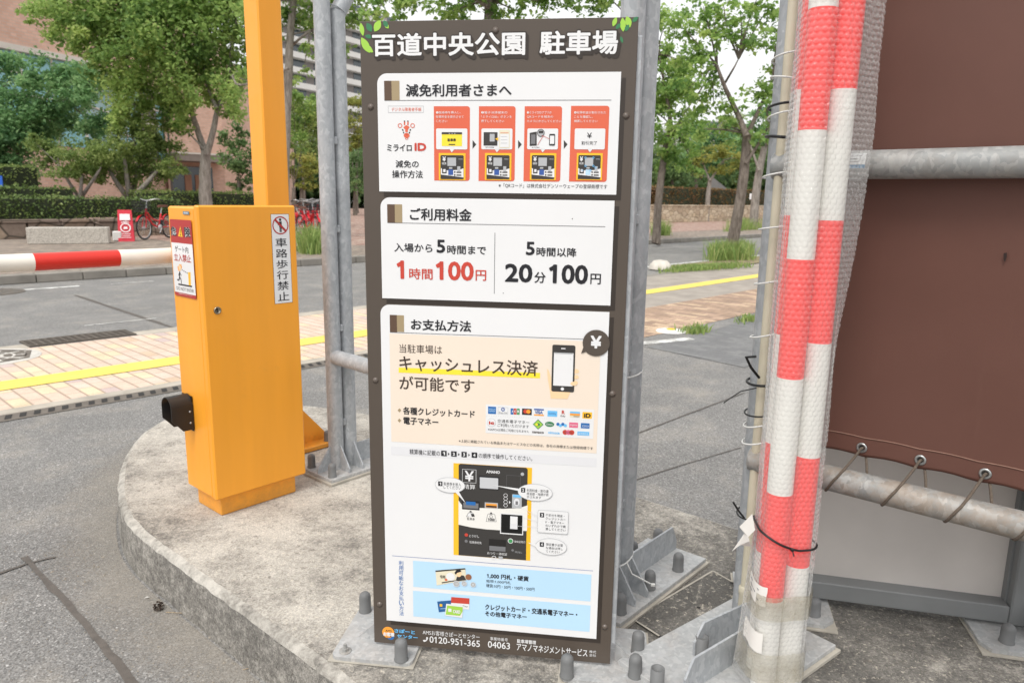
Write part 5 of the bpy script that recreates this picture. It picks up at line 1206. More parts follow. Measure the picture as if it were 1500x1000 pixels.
tree('street_tree','leafy tree behind the fee board whose lowest leaves hang above its top edge','street trees',17,[(716,330),(716,150),(716,0)],16,[[(716,10),(650,-30),(600,-40),.5],[(716,10),(780,-30),(850,-40),.5]],
    [(570,5,34),(620,-2,36),(670,5,30),(730,-2,38),(790,2,34),(840,-4,36),(885,10,28),(600,-40,50),(700,-50,60),(800,-50,60),(870,-40,50),(545,25,18),(905,-5,30),(925,30,18),(655,20,14),(760,18,16)],LG4,.13,1.3,BARKD)
tree('street_tree','tall fresh green tree with dark forked trunk rising from a grass tuft','street trees',17.6,[(1071,362),(1078,330),(1090,262),(1094,196)],16,[[(1094,200),(1080,165),(1060,125),(1050,95),.6],[(1094,200),(1112,160),(1132,118),.5],[(1060,125),(1075,100),(1082,86),.25],[(1092,240),(1115,205),(1128,180),.35]],
    [(1070,50,26),(1075,150,22),(1030,120,24),(1105,130,26),(1020,190,24),(1085,205,18),(1140,180,24),(1060,8,24),(1110,-5,26),(1005,45,30),(1045,28,28),(1015,85,32),(1040,75,26),(1100,55,30),(1135,60,26),(1085,22,22),(1120,20,24),(1140,110,26),(1130,150,26),(1045,150,26),(1010,130,30),(1060,185,20),(1125,195,20),(1150,30,30),(1000,170,22),(1030,10,24)],LG4,.12,1.1,BARKD,base_z=GZ)
tree('street_tree','dark-trunked fresh green tree on the far pavement, seen right beside the doubled pipe posts','street trees',21.5,[(962,338),(964,300),(972,230),(984,185)],11,[[(984,190),(975,130),(965,80),.6],[(980,205),(1010,170),(1030,150),.4]],
    [(990,130,30),(975,225,24),(1005,100,26),(1015,180,20),(955,60,40),(985,90,34),(960,130,40),(995,150,32),(965,185,34),(1000,200,28),(990,238,24),(1010,222,18),(980,30,30),(940,160,30),(1020,250,14)],LG4,.13,1.25,BARKD)
tree('street_tree','tree with slim pale trunk at the stone wall right behind the larger forked tree','street trees',33,[(1104,318),(1110,260),(1120,215)],12,[[(1120,220),(1135,180),.6],[(1112,250),(1100,215),.4]],
    [(1120,180,26),(1140,200,24),(1098,205,20),(1150,160,30)],LG2,.18,1.3,BARKG)
tree('yellowing_tree','small tree with yellowing leaves beyond the reddish hedge at right','park trees',44,[(1037,288),(1040,262)],7,[[(1040,265),(1030,240),.6],[(1040,265),(1060,235),.6]],[(1035,228,18),(1062,220,18),(1015,240,14),(1080,232,14),(1048,245,14),(1025,258,10),(1065,250,12)],LG5,.2,1.3,BARKG)
for (nm,lb,Y,tr,bl,lf,sz) in (
  ('park_tree','dark rounded tree mass behind the slim trunk at the right edge of the gap',52,(1130,290),[(1125,245,30),(1150,225,34),(1105,262,20),(1135,272,22)],LG6,.24),
  ('park_tree','dark green tree behind the doubled pipe posts, low beside the gable roof',50,(985,290),[(975,255,28),(1000,262,20),(950,240,30),(985,280,16)],LG6,.24),
  ('park_tree','broad mid-green tree between the two dark trunks at right, behind the yellowing tree',62,(1020,295),[(1010,215,24),(1030,190,22),(1050,225,24),(1000,245,22),(1070,210,22),(1035,250,22)],LG2,.26),
  ('park_tree','broad green tree behind the forked trunk at right, just above the notice sign',66,(1095,295),[(1085,230,26),(1110,215,26),(1075,190,24),(1100,255,24),(1130,205,24)],LG3,.26),
  ('park_tree','pale olive tree in front of the apartment block, just right of the yellow post',44,(430,300),[(428,130,20),(450,150,22),(440,175,24),(465,165,18),(432,205,22)],LG1,.2),
  ('park_tree','olive green rounded tree between the yellow post and the pipe posts, upper one',58,(445,300),[(440,195,24),(460,185,24),(430,170,22),(455,215,20),(438,150,16)],LG3,.24),
  ('park_tree','yellow-green rounded tree between the yellow post and the pipe posts, lower one',48,(442,300),[(440,240,22),(460,250,18),(425,255,16),(450,270,14)],LG5,.2),
  ('park_tree','yellow-green tree seen in the slot between the pipe posts and the fee board',52,(522,300),[(520,180,22),(528,150,18),(515,210,18),(535,200,20)],LG5,.2),
  ('park_tree','dark tree low in the slot between the pipe posts and the fee board',46,(520,305),[(522,245,20),(512,265,16),(535,270,18)],LG6,.2),
  ('park_tree','dark green tree between the brick corner and the yellow post',38,(350,290),[(350,200,24),(345,235,24),(362,250,24),(352,270,16),(375,220,20)],LG6,.2),
  ('park_tree','dark green tree under the dense camphor at the far left, behind the hedges',36,(-20,290),[(-10,270,20),(15,275,14),(40,268,14),(-40,262,26)],LG6,.2)):
    tree(nm,lb,'park trees',Y,[tr,(tr[0],tr[1]-25)],6,[],bl,lf,sz,1.5,BARKD)
# far belt of trees closing the view
P=[];T=[]
for k in range(1500):
    x=rng.uniform(-160,1700); Y=rng.uniform(80,120); c=A(x,300,Y); hgt=rng.uniform(4,9); r=rng.uniform(1.6,3.2)
    m=110; g=rng.normal(size=(m,3))*np.array([r,r,hgt*.3])*.6; g[:,2]+=hgt*.5; P.append(np.array([c.x,c.y,0])+g); T.append(np.full(m,rng.normal(.45,.2))+rng.normal(0,.12,m))
P=np.concatenate(P); T=np.concatenate(T); P[:,2]=np.abs(P[:,2]); fb=leaf_mesh('far_trees',None,P,1.0,LG6,T); fb['kind']='stuff'
# clipped hedges
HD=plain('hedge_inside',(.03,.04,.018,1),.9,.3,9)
def hedge(name,label,a0,a1,n0,n1,z0,z1,mat,size,dens,group='clipped hedges'):
    c=RW((a0+a1)/2,(n0+n1)/2,z0); root=thing(name,label,'hedge',c,RY,group)
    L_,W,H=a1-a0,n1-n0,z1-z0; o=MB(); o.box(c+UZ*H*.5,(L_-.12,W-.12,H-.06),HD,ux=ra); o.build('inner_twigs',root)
    n=int(dens*(L_*W+L_*H+W*H)/size**2); P=rng.uniform(-1,1,(n,3))*np.array([L_/2,W/2,H/2]); f=rng.choice(4,n,p=[.42,.40,.09,.09])
    P[f==0,2]=H/2; P[f==1,1]=-W/2; P[f==2,0]=L_/2; P[f==3,0]=-L_/2
    nz=np.array([mathutils.noise.noise(Vector((p[0]*2.2,p[1]*2.2,p[2]*2.2))) for p in P]); P+=rng.normal(0,.035,(n,3)); P[:,2]+=nz*.05; P[:,1]+=nz*.05
    T=.5+nz*.45+rng.normal(0,.16,n); cz,sz=math.cos(RY),math.sin(RY)
    Q=np.c_[c.x+P[:,0]*cz-P[:,1]*sz,c.y+P[:,0]*sz+P[:,1]*cz,c.z+H/2+P[:,2]]
    V=leaf_mesh('foliage',None,Q,size,mat,T,up=.2); V.parent=root; V.matrix_parent_inverse=WM[root.name].inverted(); return root
ZS=GZ+.13
def a_at(x,n):
    lo,hi=-40,120
    for _ in range(50):
        m=(lo+hi)/2; q=RW(m,n,0)-CAM; d=q.dot(FWD); px=750+FPX*q.dot(RI)/d if d>.1 else -1e6
        if px<x: lo=m
        else: hi=m
    return lo
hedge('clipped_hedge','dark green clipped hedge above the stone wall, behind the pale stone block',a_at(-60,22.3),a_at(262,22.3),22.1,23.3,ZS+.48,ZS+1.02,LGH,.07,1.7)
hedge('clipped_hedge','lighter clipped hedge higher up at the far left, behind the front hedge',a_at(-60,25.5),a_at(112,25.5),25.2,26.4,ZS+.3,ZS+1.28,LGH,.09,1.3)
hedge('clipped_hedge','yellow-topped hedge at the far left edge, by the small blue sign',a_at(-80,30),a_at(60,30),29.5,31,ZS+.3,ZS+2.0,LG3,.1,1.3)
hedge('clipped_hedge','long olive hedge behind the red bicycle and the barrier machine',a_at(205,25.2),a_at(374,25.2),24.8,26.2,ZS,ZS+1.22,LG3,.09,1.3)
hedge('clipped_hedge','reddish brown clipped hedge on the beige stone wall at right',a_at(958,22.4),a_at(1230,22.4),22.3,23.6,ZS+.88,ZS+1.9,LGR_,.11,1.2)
WS1=m_stone('brown_wall_stone',1.5,[(120,104,92),(146,128,112),(132,118,108),(160,142,124)],(84,76,68)); WS2=m_stone('beige_wall_stone',2.2,[(196,180,156),(214,200,176),(178,160,138),(206,188,160)],(140,126,108))
o=MB(); a0,a1=a_at(-70,22),a_at(262,22)
for a in np.arange(a0,a1,.78):
    w_=.77*random.uniform(.94,1); o.box(RW(a+.38,22.05+random.uniform(-.02,.02),ZS+.19),(w_,.4,.40),WS1,ux=ra,bev=.02); o.box(RW(a+.38+random.uniform(-.1,.1),22.03,ZS+.44),(w_,.46,.085),WS1,ux=ra,bev=.015)
tag(o.build('stone_wall'),'low wall of brown cut stone under the clipped hedge at left','stone wall')
o=MB(); a0,a1=a_at(945,22),a_at(1235,22); o.box(RW((a0+a1)/2,22.05,ZS+.44),(a1-a0,.5,.88),WS2,ux=ra,bev=.02); o.box(RW((a0+a1)/2,22.04,ZS+.92),(a1-a0,.56,.08),WS2,ux=ra,bev=.01)
tag(o.build('stone_wall'),'beige rough stone retaining wall under the reddish hedge at right','stone wall')
GRN_=NB('speckled_granite'); GRN_.base(GRN_.ramp(GRN_.vor(60,'Color'),[(0,lin(140,134,126)),(.5,lin(176,170,160)),(1,lin(204,198,188))])).rough(.8)
o=MB(); q0,q1=G(40,358,ZS),G(160,357,ZS); d_=(q1-q0); ln=d_.length; d_.normalize(); o.box((q0+q1)/2+Vector((-d_.y,d_.x,0))*.2+UZ*.19,(ln,.42,.38),GRN_.m,ux=d_,bev=.015)
tag(o.build('granite_bench'),'long pale speckled granite block bench in front of the stone wall','bench')
# grass tufts
def tuft(name,label,pts,hgt,n,group='grass tufts',cat='grass tuft'):
    P=np.array([[p.x,p.y,p.z] for p in pts]); o=MB(); me=bpy.data.meshes.new(name); V=[];F=[];T=[]
    c=P.mean(0)
    for k in range(n):
        w_=rng.dirichlet(np.ones(len(P))); b=(P*w_[:,None]).sum(0)+np.r_[rng.normal(0,.05,2),0]; h=hgt*rng.uniform(.45,1.15); l=rng.normal(0,.35,2)*h; s=rng.normal(size=2); s=s/np.linalg.norm(s)*.008*(1+h)
        i=len(V); m=b+np.r_[l*.35,h*.6]; t=b+np.r_[l,h]; V+=[b-np.r_[s,0],b+np.r_[s,0],m+np.r_[s*.7,0],m-np.r_[s*.7,0],t]; F+=[(i,i+1,i+2,i+3),(i+3,i+2,i+4)]; tt=rng.normal(.5,.22); T+=[tt,tt]
    V=np.array(V)-c; me.from_pydata([tuple(v) for v in V],[],F); at=me.attributes.new('tint','FLOAT','FACE'); at.data.foreach_set('value',np.clip(T,0,1).astype(np.float32)); me.materials.append(GRS)
    ob=bpy.data.objects.new(name,me); COL.objects.link(ob); ob.location=c; tag(ob,label,cat,group); return ob
tuft('grass_tuft','tall green grass tuft at the foot of the forked tree right of the fee board',[G(1030,384,GZ+.02),G(1108,382,GZ+.02),G(1100,372,GZ+.02),G(1040,372,GZ+.02)],.42,1500)
tuft('grass_tuft','green grass tuft on the far kerb between the barrier machine and the pipe posts',[G(436,374,ZS),G(482,374,ZS),G(478,362,ZS),G(440,362,ZS)],.55,900)
tuft('grass_tuft','green grass tuft at the foot of the dark trunk beside the doubled posts',[G(955,346,ZS),G(982,345,ZS),G(965,340,ZS)],.5,500)
tuft('grass_tuft','green grass tuft below the beige wall behind the forked tree',[G(1060,340,ZS),G(1120,336,ZS),G(1090,332,ZS)],.5,700)
tuft('grass_tuft','small weed tuft at the brick paving edge beside the white paper disc',[G(1000,489,GZ),G(1035,488,GZ),G(1020,482,GZ)],.09,160)
tuft('grass_tuft','thin weeds at the patched asphalt edge near the canvas post',[G(1080,474,GZ),G(1108,470,GZ),G(1100,465,GZ)],.08,120)
o=tuft('verge_grass','short dry verge grass',[G(955,402,GZ+.02),G(1010,396,GZ+.02),G(1110,392,GZ+.02),G(1105,385,GZ+.02),G(962,392,GZ+.02)],.09,2600); 
for k in ('label','category','group'): del o[k]
o['kind']='stuff'
o=MB(); c=G(983,485,GZ+.004); o.lathe(c,UZ,[(.0,.02),(.09,.018),(.15,.008),(.155,0)],plain('white_card',lin(226,224,220),.7,.05,9),24); o.lathe(c+UZ*.0,UZ,[(.05,.021),(.045,.026),(0,.027)],MY,16)
tag(o.build('paper_disc'),'flattened white paper disc with yellow spot on the brick paving edge','litter')
o=MB(); c=G(967,394,GZ+.02); o.lathe(c,UZ,[(.22,0),(.2,.09),(.13,.16),(0,.18)],plain('pale_dome_stone',lin(206,200,190),.8,.25,6),20); tag(o.build('boundary_stone'),'pale rounded stone lying in the dry grass beside the far road','stone')

c=A(253,287,44); lp=thing('lamp_pole','thin dark lamp pole standing beside the entrance canopy of the brick building','pole',(c.x,c.y,ZS))
z1=A(252,160,44).z; o=MB(); o.tube([Vector((c.x,c.y,ZS)),Vector((c.x,c.y,z1))],[.075,.05],plain('dark_pole_paint',lin(70,66,62),.5,.1,3),12); o.build('shaft',lp)
o=MB(); o.lathe(Vector((c.x,c.y,z1)),UZ,[(.05,0),(.16,.05),(.22,.4),(.12,.5),(0,.52)],plain('lamp_globe',lin(210,206,198),.4,.05,3),16); o.build('lamp_head',lp)
# ------------------------------------------------------------------ bicycles and the folding board
BRED=m_paint('bicycle_red',(206,30,44),.3,.04); TYRE=plain('tyre_rubber',lin(40,40,42),.7,.1,9); CHR=plain('bicycle_steel',lin(190,190,190),.3,.1,20,metal=.8); SAD=plain('brown_saddle',lin(112,70,56),.6,.1,9)
def wheel(par,c):
    o=MB(); n=28; P=[c+Vector((math.cos(2*math.pi*k/n)*.29,0,math.sin(2*math.pi*k/n)*.29)) for k in range(n+1)]; o.tube(P,.02,TYRE,8,caps=False); w_=o.build('wheel',par)
    o=MB(); P=[c+Vector((math.cos(2*math.pi*k/n)*.265,0,math.sin(2*math.pi*k/n)*.265)) for k in range(n+1)]; o.tube(P,.011,CHR,6,caps=False); o.build('rim',w_)
    o=MB(); o.tube([c-Vector((0,.05,0)),c+Vector((0,.05,0))],.022,CHR,8)
    for k in range(18): q=2*math.pi*k/18; o.tube([c+Vector((0,.02*(-1)**k,0)),c+Vector((math.cos(q)*.265,0,math.sin(q)*.265))],.0022,CHR,4,caps=False)
    o.build('spokes',w_)
def bicycle(label):
    r=thing('bicycle',label,'bicycle',(0,0,0),0,'red share bicycles'); V3=Vector
    wheel(r,V3((.53,0,.31))); wheel(r,V3((-.53,0,.31)))
    o=MB(); bb=V3((-.08,0,.29)); ht=V3((.40,0,.74)); hb=V3((.44,0,.60)); st=V3((-.22,0,.66))
    o.tube(smooth([hb,V3((.2,0,.40)),bb]),.024,BRED,10); o.tube(smooth([ht,V3((.18,0,.52)),V3((-.15,0,.46))]),.018,BRED,8); o.tube([bb,st],.019,BRED,8); o.tube([hb,ht+V3((-.02,0,.06))],.022,BRED,10)
    for s in (-1,1): o.tube([bb,V3((-.53,.05*s,.31))],.012,BRED,8); o.tube([st-V3((0,0,.05)),V3((-.53,.05*s,.31))],.010,BRED,8); o.tube(smooth([hb,V3((.48,.05*s,.52)),V3((.53,.05*s,.31))]),.013,BRED,8)
    o.build('frame',r)
    o=MB(); o.tube([st,st+V3((-.05,0,.16))],.013,CHR,8); o.prism([V3((-.40,.10,.83)),V3((-.40,-.10,.83)),V3((-.25,-.06,.83)),V3((-.12,-.02,.82)),V3((-.12,.02,.82)),V3((-.25,.06,.83))],UZ*.05,SAD); o.build('saddle',r)
    o=MB(); o.tube([ht+V3((-.02,0,.05)),V3((.33,0,.98))],.013,CHR,8); o.tube(smooth([V3((.14,.28,1.0)),V3((.26,.24,1.05)),V3((.34,.08,1.0)),V3((.34,-.08,1.0)),V3((.26,-.24,1.05)),V3((.14,-.28,1.0))]),.012,CHR,8)
    for s in (-1,1): o.tube([V3((.20,.265*s,1.02)),V3((.10,.295*s,.985))],.017,TYRE,8)
    o.build('handlebar',r)
    o=MB(); 
    for (z,h) in ((.72,.14),(.80,.155),(.88,.168),(.96,.18)):
        c=V3((.58,0,z)); o.tube([c+V3((-h*.9,-h,0)),c+V3((h*.9,-h,0)),c+V3((h*.9,h,0)),c+V3((-h*.9,h,0)),c+V3((-h*.9,-h,0))],.006,TYRE,5)
    for k in range(20):
        q=2*math.pi*k/20; d=V3((math.cos(q),math.sin(q),0)); m_=max(abs(d.x)/.9,abs(d.y)); o.tube([V3((.58,0,.72))+d/m_*.14,V3((.58,0,.96))+d/m_*.18],.004,TYRE,4)
    o.prism([V3((.46,-.14,.715)),V3((.70,-.14,.715)),V3((.70,.14,.715)),V3((.46,.14,.715))],UZ*.006,TYRE); o.build('basket',r)
    for cx in (.53,-.53):
        o=MB(); n=14; P=[]; 
        for k in range(n+1):
            q=RD(20+150*k/n if cx<0 else 30+125*k/n); P+= [V3((cx+math.cos(q)*.335,-.03,.31+math.sin(q)*.335)),V3((cx+math.cos(q)*.335,.03,.31+math.sin(q)*.335))]
        o.add(P,[(2*k,2*k+1,2*k+3,2*k+2) for k in range(n)],BRED,True); o.build('mudguard',r)
    o=MB(); o.box(V3((-.19,0,.40)),(.09,.09,.20),TYRE,bev=.015); o.build('battery',r)
    o=MB(); o.lathe(bb+V3((0,.045,0)),V3((0,1,0)),[(.09,0),(.09,.006),(0,.006)],CHR,18); o.tube([bb-V3((0,.09,0)),bb+V3((0,.09,0))],.012,CHR,8); o.tube([bb+V3((0,.09,0)),bb+V3((.1,.09,-.13))],.009,CHR,6); o.tube([bb-V3((0,.09,0)),bb+V3((-.1,-.09,.13))],.009,CHR,6)
    o.box(bb+V3((.1,.13,-.13)),(.09,.07,.02),TYRE); o.box(bb+V3((-.1,-.13,.13)),(.09,.07,.02),TYRE); o.build('pedals',r)
    o=MB(); o.tube([V3((-.5,.05,.28)),V3((-.44,.2,.0))],.009,CHR,6); o.build('kickstand',r); return r
b1=bicycle('red bicycle with black front basket standing behind the barrier machine, partly hidden by it')
def place(root,x,y,rz): g=G(x,y,ZS); root.location=(g.x,g.y,ZS); root.rotation_euler=(0,0,rz)
place(b1,231,350,RD(262))
for i,(x,y,rz,lb) in enumerate(((452,349,-52,'red bicycle nearest the grass tuft in the row seen beside the pipe posts'),(440,341,-54,'red bicycle behind the nearest one in the row beside the pipe posts'),(456,336,-58,'red bicycle in the middle of the row seen beside the pipe posts'),(446,330,-50,'red bicycle fourth back in the row beside the pipe posts'),(462,326,-56,'red bicycle farthest back in the row beside the pipe posts'))):
    g=G(x,y,ZS); copy_thing(b1,(g.x,g.y,ZS),RD(rz),lb)
fb_=G(186,353,ZS); FY=RD(25); FU=Vector((math.cos(FY),math.sin(FY),0)); FN=Vector((math.sin(FY),-math.cos(FY),0))
ab=thing('folding_board','red A-frame folding board with white print standing before the stone wall','folding sign',fb_,FY)
ABR=plain('signboard_red',lin(204,44,62),.4,.06,5)
for s in (1,-1):
    o=MB(); P=[fb_+FU*(-.18)+FN*(.20*s),fb_+FU*.18+FN*(.20*s),fb_+FU*.155+FN*(.02*s)+UZ*.76,fb_-FU*.155+FN*(.02*s)+UZ*.76]; nn=(P[1]-P[0]).cross(P[3]-P[0]).normalized()*.025
    o.prism(P,nn*-1 if s>0 else nn*-1,ABR); f_=o.build('leaf_board',ab)
    if s==1:
        e1=FU; up=(P[3]+P[2]-P[0]-P[1])/2; c=(P[0]+P[1])/2; nv=FN.lerp(UZ,.24).normalized()*.004+ (FN*.004)
        def pt(u,v): return c+e1*u*.78+up*v+FN*.028
        o=MB(); Wm=ink((236,232,232))
        o.add([pt(-.15,.68),pt(.15,.68),pt(.14,.88),pt(-.14,.88)],[(0,1,2,3)],Wm)
        n=24
        V=[pt(math.cos(2*math.pi*k/n)*.15,.44+math.sin(2*math.pi*k/n)*.15) for k in range(n)]+[pt(math.cos(2*math.pi*k/n)*.12,.44+math.sin(2*math.pi*k/n)*.12) for k in range(n)]
        o.add(V,[(k,(k+1)%n,n+(k+1)%n,n+k) for k in range(n)],Wm)
        for (v,w_) in ((.60,.12),(.63,.08),(.24,.14),(.18,.12),(.12,.14)): o.add([pt(-w_,v),pt(w_,v),pt(w_,v+.016),pt(-w_,v+.016)],[(0,1,2,3)],Wm)
        o.add([pt(-.06,.40),pt(.06,.40),pt(.05,.47),pt(-.05,.47)],[(0,1,2,3)],Wm); o.build('print',f_)
o=MB(); o.box(fb_-FU*.2+FN*.10+UZ*.13,(.2,.16,.24),plain('white_weight',lin(214,212,208),.6,.05,9),ux=FU,bev=.02); o.build('weight',ab)
c=RW(a_at(2,29),29,ZS); bs=thing('information_sign','small blue information sign on a post at the far left edge','sign',c)
o=MB(); o.tube([c,c+UZ*1.0],.03,GALV,10); o.build('post',bs); o=MB(); q=A(2,266,c.y); o.box(Vector((c.x,c.y-.05,q.z)),(.5,.03,.36),ink((40,96,190)),bev=.004); bb_=o.build('board',bs)
o=MB()
for k in range(3): o.box(Vector((c.x+.02*k,c.y-.068,q.z+.10-.09*k)),(.34-.06*k,.004,.035),W_)
o.build('print',bb_)
c=A(1104,288,42); ss_=thing('notice_sign','small white notice sign above the reddish hedge at right','sign',(c.x,c.y,ZS)); o=MB(); o.box(c,(.46,.03,.32),W_,bev=.004); nb_=o.build('board',ss_); o=MB(); o.tube([(c.x,c.y+.03,ZS),(c.x,c.y+.03,c.z)],.03,GALV,8); o.build('post',ss_)
o=MB(); o.box(c+Vector((-.07,-.018,.0)),(.12,.004,.10),K_); o.box(c+Vector((.10,-.018,.0)),(.1,.004,.10),K_); o.build('print',nb_)

# ------------------------------------------------------------------ buildings
BRK=m_brickwall('salmon_brick',(222,184,164),(206,166,146),(200,178,164),1.3); TEAL=m_glass('teal_glass',(118,172,180)); DGL=m_glass('dark_glass',(66,76,82)); LEDG=plain('white_ledge',lin(214,208,198),.7,.08,2)
def plan(L_): return [Vector((A(x,285,Y).x,A(x,285,Y).y,0)) for x,Y in L_]
br=plan([(-140,30),(0,38),(132,43),(190,51),(250,58)])
bb2=thing('brick_building','large salmon brick building with teal glass band and entrance canopy at the far left','building',(br[2].x,br[2].y,ZS))
o=MB(); foot_=br+[br[-1]+Vector((-6,30,0)),br[0]+Vector((-30,30,0))]; o.prism([p+UZ*ZS for p in foot_],UZ*17,BRK); o.build('wall',bb2)
def face_strip(name,pa,pb,z0,z1,off,mat,cols=0,rows=(),mull=None,dark=()):
    d=(pb-pa).normalized(); n=Vector((d.y,-d.x,0)); ln=(pb-pa).length; o=MB()
    o.box((pa+pb)/2+n*off/2+UZ*(z0+z1)/2,(ln,off,z1-z0),mat,ux=d); w_=o.build(name,bb2)
    for (u0,u1) in dark:
        o=MB(); o.box(pa+d*(u0+u1)/2*ln+n*(off+.01)+UZ*(z0+z1)/2,((u1-u0)*ln,.02,z1-z0-.1),DGL,ux=d); o.build('dark_pane',w_)
    o=MB()
    for k in range(cols+1): o.box(pa+d*ln*k/max(cols,1)+n*(off+.02)+UZ*(z0+z1)/2,(.10,.08,z1-z0),LEDG,ux=d)
    for z in rows: o.box((pa+pb)/2+n*(off+.05)+UZ*z,(ln,.10,.09),LEDG,ux=d)
    if cols or rows: o.build('mullion',w_)
ZT=A(0,68,38).z
for i,(pa,pb) in enumerate(zip(br,br[1:])):
    face_strip('glass_band',pa,pb,3.6,ZT,.12,TEAL,3 if i<2 else 2,(ZT-1.0,ZT-2.1,ZT-3.2),dark=((.35,.72),) if i==3 else ())
    d=(pb-pa).normalized(); n=Vector((d.y,-d.x,0)); o=MB(); o.box((pa+pb)/2+n*.25+UZ*(ZT+.16),((pb-pa).length,.5,.3),LEDG,ux=d); o.build('ledge',bb2)
tw_=plan([(248,57),(331,60)]); t2=tw_[1]+Vector((1.5,14,0)); o=MB(); o.prism([p+UZ*ZS for p in (tw_[0],tw_[1],t2,tw_[0]+Vector((0,14,0)))],UZ*11.5,BRK); o.build('corner_tower',bb2)
d=(tw_[1]-tw_[0]).normalized(); n=Vector((d.y,-d.x,0)); ln=(tw_[1]-tw_[0]).length
o=MB(); zc1=A(290,232,57).z; o.box(tw_[0].lerp(tw_[1],.45)+n*1.2+UZ*zc1,(ln*.95,2.4,.5),plain('canopy_grey',lin(136,126,118),.6,.1,3),ux=d); o.box(tw_[0].lerp(tw_[1],.45)+n*1.2+UZ*(zc1+.3),(ln*.97,2.5,.12),LEDG,ux=d); o.build('canopy',bb2)
o=MB(); o.box(tw_[0].lerp(tw_[1],.40)+n*.1+UZ*(ZS+1.6),(ln*.72,.2,3.2),DGL,ux=d); dr=o.build('entrance',bb2)
o=MB(); 
for t in (.32,.5,.62): o.box(tw_[0].lerp(tw_[1],t)+n*.24+UZ*(ZS+1.3),(.5,.08,2.6),plain('wooden_door',lin(150,108,84),.6,.1,5),ux=d)
o.build('door',dr)
ap=plan([(395,155),(590,195)]); AP=thing('apartment_building','tall pale apartment block with white balcony bands seen past the yellow post','building',(ap[0].x,ap[0].y,0))
d=(ap[1]-ap[0]).normalized(); n=Vector((d.y,-d.x,0)); ln=(ap[1]-ap[0]).length
AW=plain('apartment_wall',lin(150,144,142),.7,.1,.3); ABL=plain('balcony_white',lin(232,228,222),.7,.06,.3)
o=MB(); o.prism([p for p in (ap[0],ap[1],ap[1]+Vector((4,16,0)),ap[0]+Vector((4,16,0)))],UZ*44,AW); o.build('wall',AP)
for k in range(1,15):
    o=MB(); z=k*3.0-.2; o.box(ap[0].lerp(ap[1],.5)+n*.9+UZ*z,(ln,1.8,1.15),ABL,ux=d); o.build('balcony',AP)
wn=None
for k in range(1,15):
    for q in range(7):
        c=ap[0].lerp(ap[1],(q+.5)/7)+n*.03+UZ*(k*3.0+1.4)
        if wn is None:
            o=MB(); o.box(c,(ln/7*.62,.06,1.7),DGL,ux=d); wn=o.build('window',AP); c0=c.copy()
        else:
            w2=wn.copy(); COL.objects.link(w2); w2.parent=AP; w2.location=wn.location+(c-c0)
gr=A(1050,285,52); gb=thing('gable_hut','low building with steep grey roof beyond the hedge at right','building',(gr.x,gr.y,ZS)); RFG=plain('grey_slate_roof',lin(120,118,116),.7,.15,3)
p_=[A(x,y,52) for x,y in ((1030,286),(1042,258),(1088,290))]; p_[0].z=p_[2].z=1.2
o=MB(); o.prism([p_[0],p_[2],p_[1]],Vector((2,7,0)),RFG); o.build('roof',gb); o=MB(); o.prism([p_[0]*1+UZ*0,p_[2]*1,Vector((p_[2].x,p_[2].y,ZS)),Vector((p_[0].x,p_[0].y,ZS))],Vector((2,7,0)),LEDG); o.build('wall',gb)
gr=A(1035,185,95); o=MB(); c=Vector((gr.x,gr.y,0)); hb=thing('hall_building','distant grey roofed hall showing between the tree crowns at right','building',(c.x,c.y,0))
zr=A(1035,178,95).z; ze_=A(1035,196,95).z; o.prism([c+Vector((-5,0,ze_)),c+Vector((5,0,ze_)),c+Vector((3.2,0,zr)),c+Vector((-3.2,0,zr))],Vector((0,8,0)),RFG); o.build('roof',hb); o=MB(); o.box(c+Vector((0,4.2,ze_/2)),(8.5,7,ze_),LEDG); o.build('wall',hb)

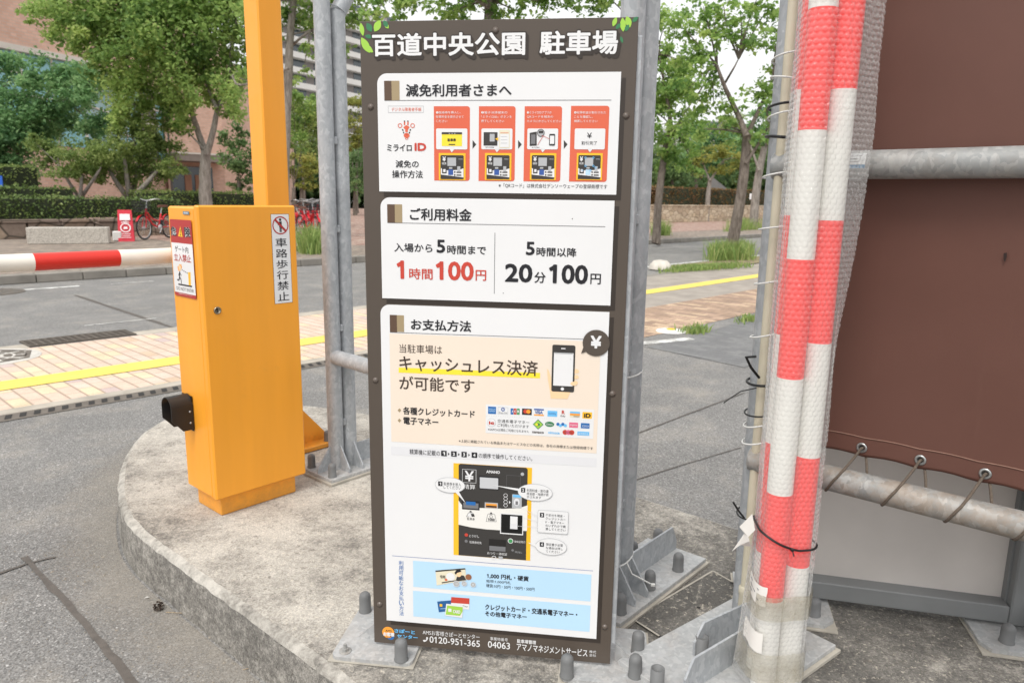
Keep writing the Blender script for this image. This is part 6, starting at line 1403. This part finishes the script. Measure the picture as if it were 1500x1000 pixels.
# ------------------------------------------------------------------ small debris by the kerb
o=MB(); c=G(233,893,GZ)+UZ*.014
for k in range(60):
    q=rng.normal(size=3); q/=np.linalg.norm(q); v=Vector(q); e=c+v*Vector((1,1,.8)).length*.0085; t=v.orthogonal().normalized(); s=v.cross(t); o.add([e+t*.0035,e+s*.0035,e-t*.0035,e-s*.0035,e+v*.005],[(0,1,4),(1,2,4),(2,3,4),(3,0,4)],plain('cone_brown',lin(66,52,42),.8,.3,50))
tag(o.build('seed_cone'),'small dark brown seed cone lying on the asphalt near the kerb','seed cone')
DLF=plain('dry_leaf_brown',lin(128,84,64),.8,.25,40); PLF=plain('pale_scrap',lin(222,220,214),.8,.1,40); DKL=plain('dark_leaf_litter',lin(70,66,62),.8,.2,40)
for i,(x,y,s,m_,nm,lb) in enumerate(((240,851,.018,DLF,'dry_leaf','reddish brown dry leaf on the asphalt at the kerb above the seed cone'),(244,862,.014,DKL,'dry_leaf','dark curled dry leaf next to the reddish leaf above the seed cone'),(372,962,.02,DLF,'dry_leaf','reddish dry leaf near the kerb at the bottom of the view'),(369,968,.018,DKL,'dry_leaf','dark grey dry leaf near the kerb at the bottom of the view'),(216,877,.010,PLF,'paper_scrap','tiny white scrap on the asphalt left of the seed cone'),(376,984,.014,PLF,'paper_scrap','white paper scrap near the kerb at the bottom of the view'))):
    c=G(x,y,GZ)+UZ*.003; q=random.random()*6; e1=Vector((math.cos(q),math.sin(q),0)); e2=Vector((-e1.y,e1.x,0)); o=MB()
    o.add([c-e1*s,c+e2*s*.5+UZ*.006,c+e1*s+UZ*.004,c-e2*s*.5+UZ*.005,c+UZ*.0005],[(0,4,1),(1,4,2),(2,4,3),(3,4,0)],m_); tag(o.build(nm),lb,'litter')
PEB=plain('gravel_grit',lin(150,142,130),.9,.3,60); o=MB()
for k in range(2600):
    n_=-3.0+rng.random()*6; dist=abs(rng.normal(0,.10)); a=uw(.905-dist,n_,GZ+.001) if k<2200 else G(rng.uniform(0,420),rng.uniform(720,1000),GZ+.001); s=rng.uniform(.0012,.0038)*(2.0 if rng.random()<.06 else 1)
    q=rng.random()*3; e1=Vector((math.cos(q),math.sin(q),0))*s; e2=Vector((-math.sin(q),math.cos(q),0))*s*.7; u=UZ*s*.7; o.add([a+e1,a+e2,a-e1,a-e2,a+u],[(0,1,4),(1,2,4),(2,3,4),(3,0,4)],PEB)
o=o.build('kerb_grit'); o['kind']='stuff'
TW=plain('dry_twig',lin(170,150,122),.8,.2,60)
for i,(pts,lb) in enumerate(((((243,896),(262,897),(282,898)),'thin pale dry stalk on the asphalt beside the seed cone'),(((350,948),(362,960),(378,972),(384,985)),'bent dry twig at the kerb near the bottom of the view'),(((356,980),(380,975),(398,988)),'pale curved dry stalk at the bottom of the view'))):
    o=MB(); o.tube(smooth([G(x,y,GZ+.003+.004*(k%2)) for k,(x,y) in enumerate(pts)]),.0011,TW,5); tag(o.build('dry_twig'),lb,'twig')
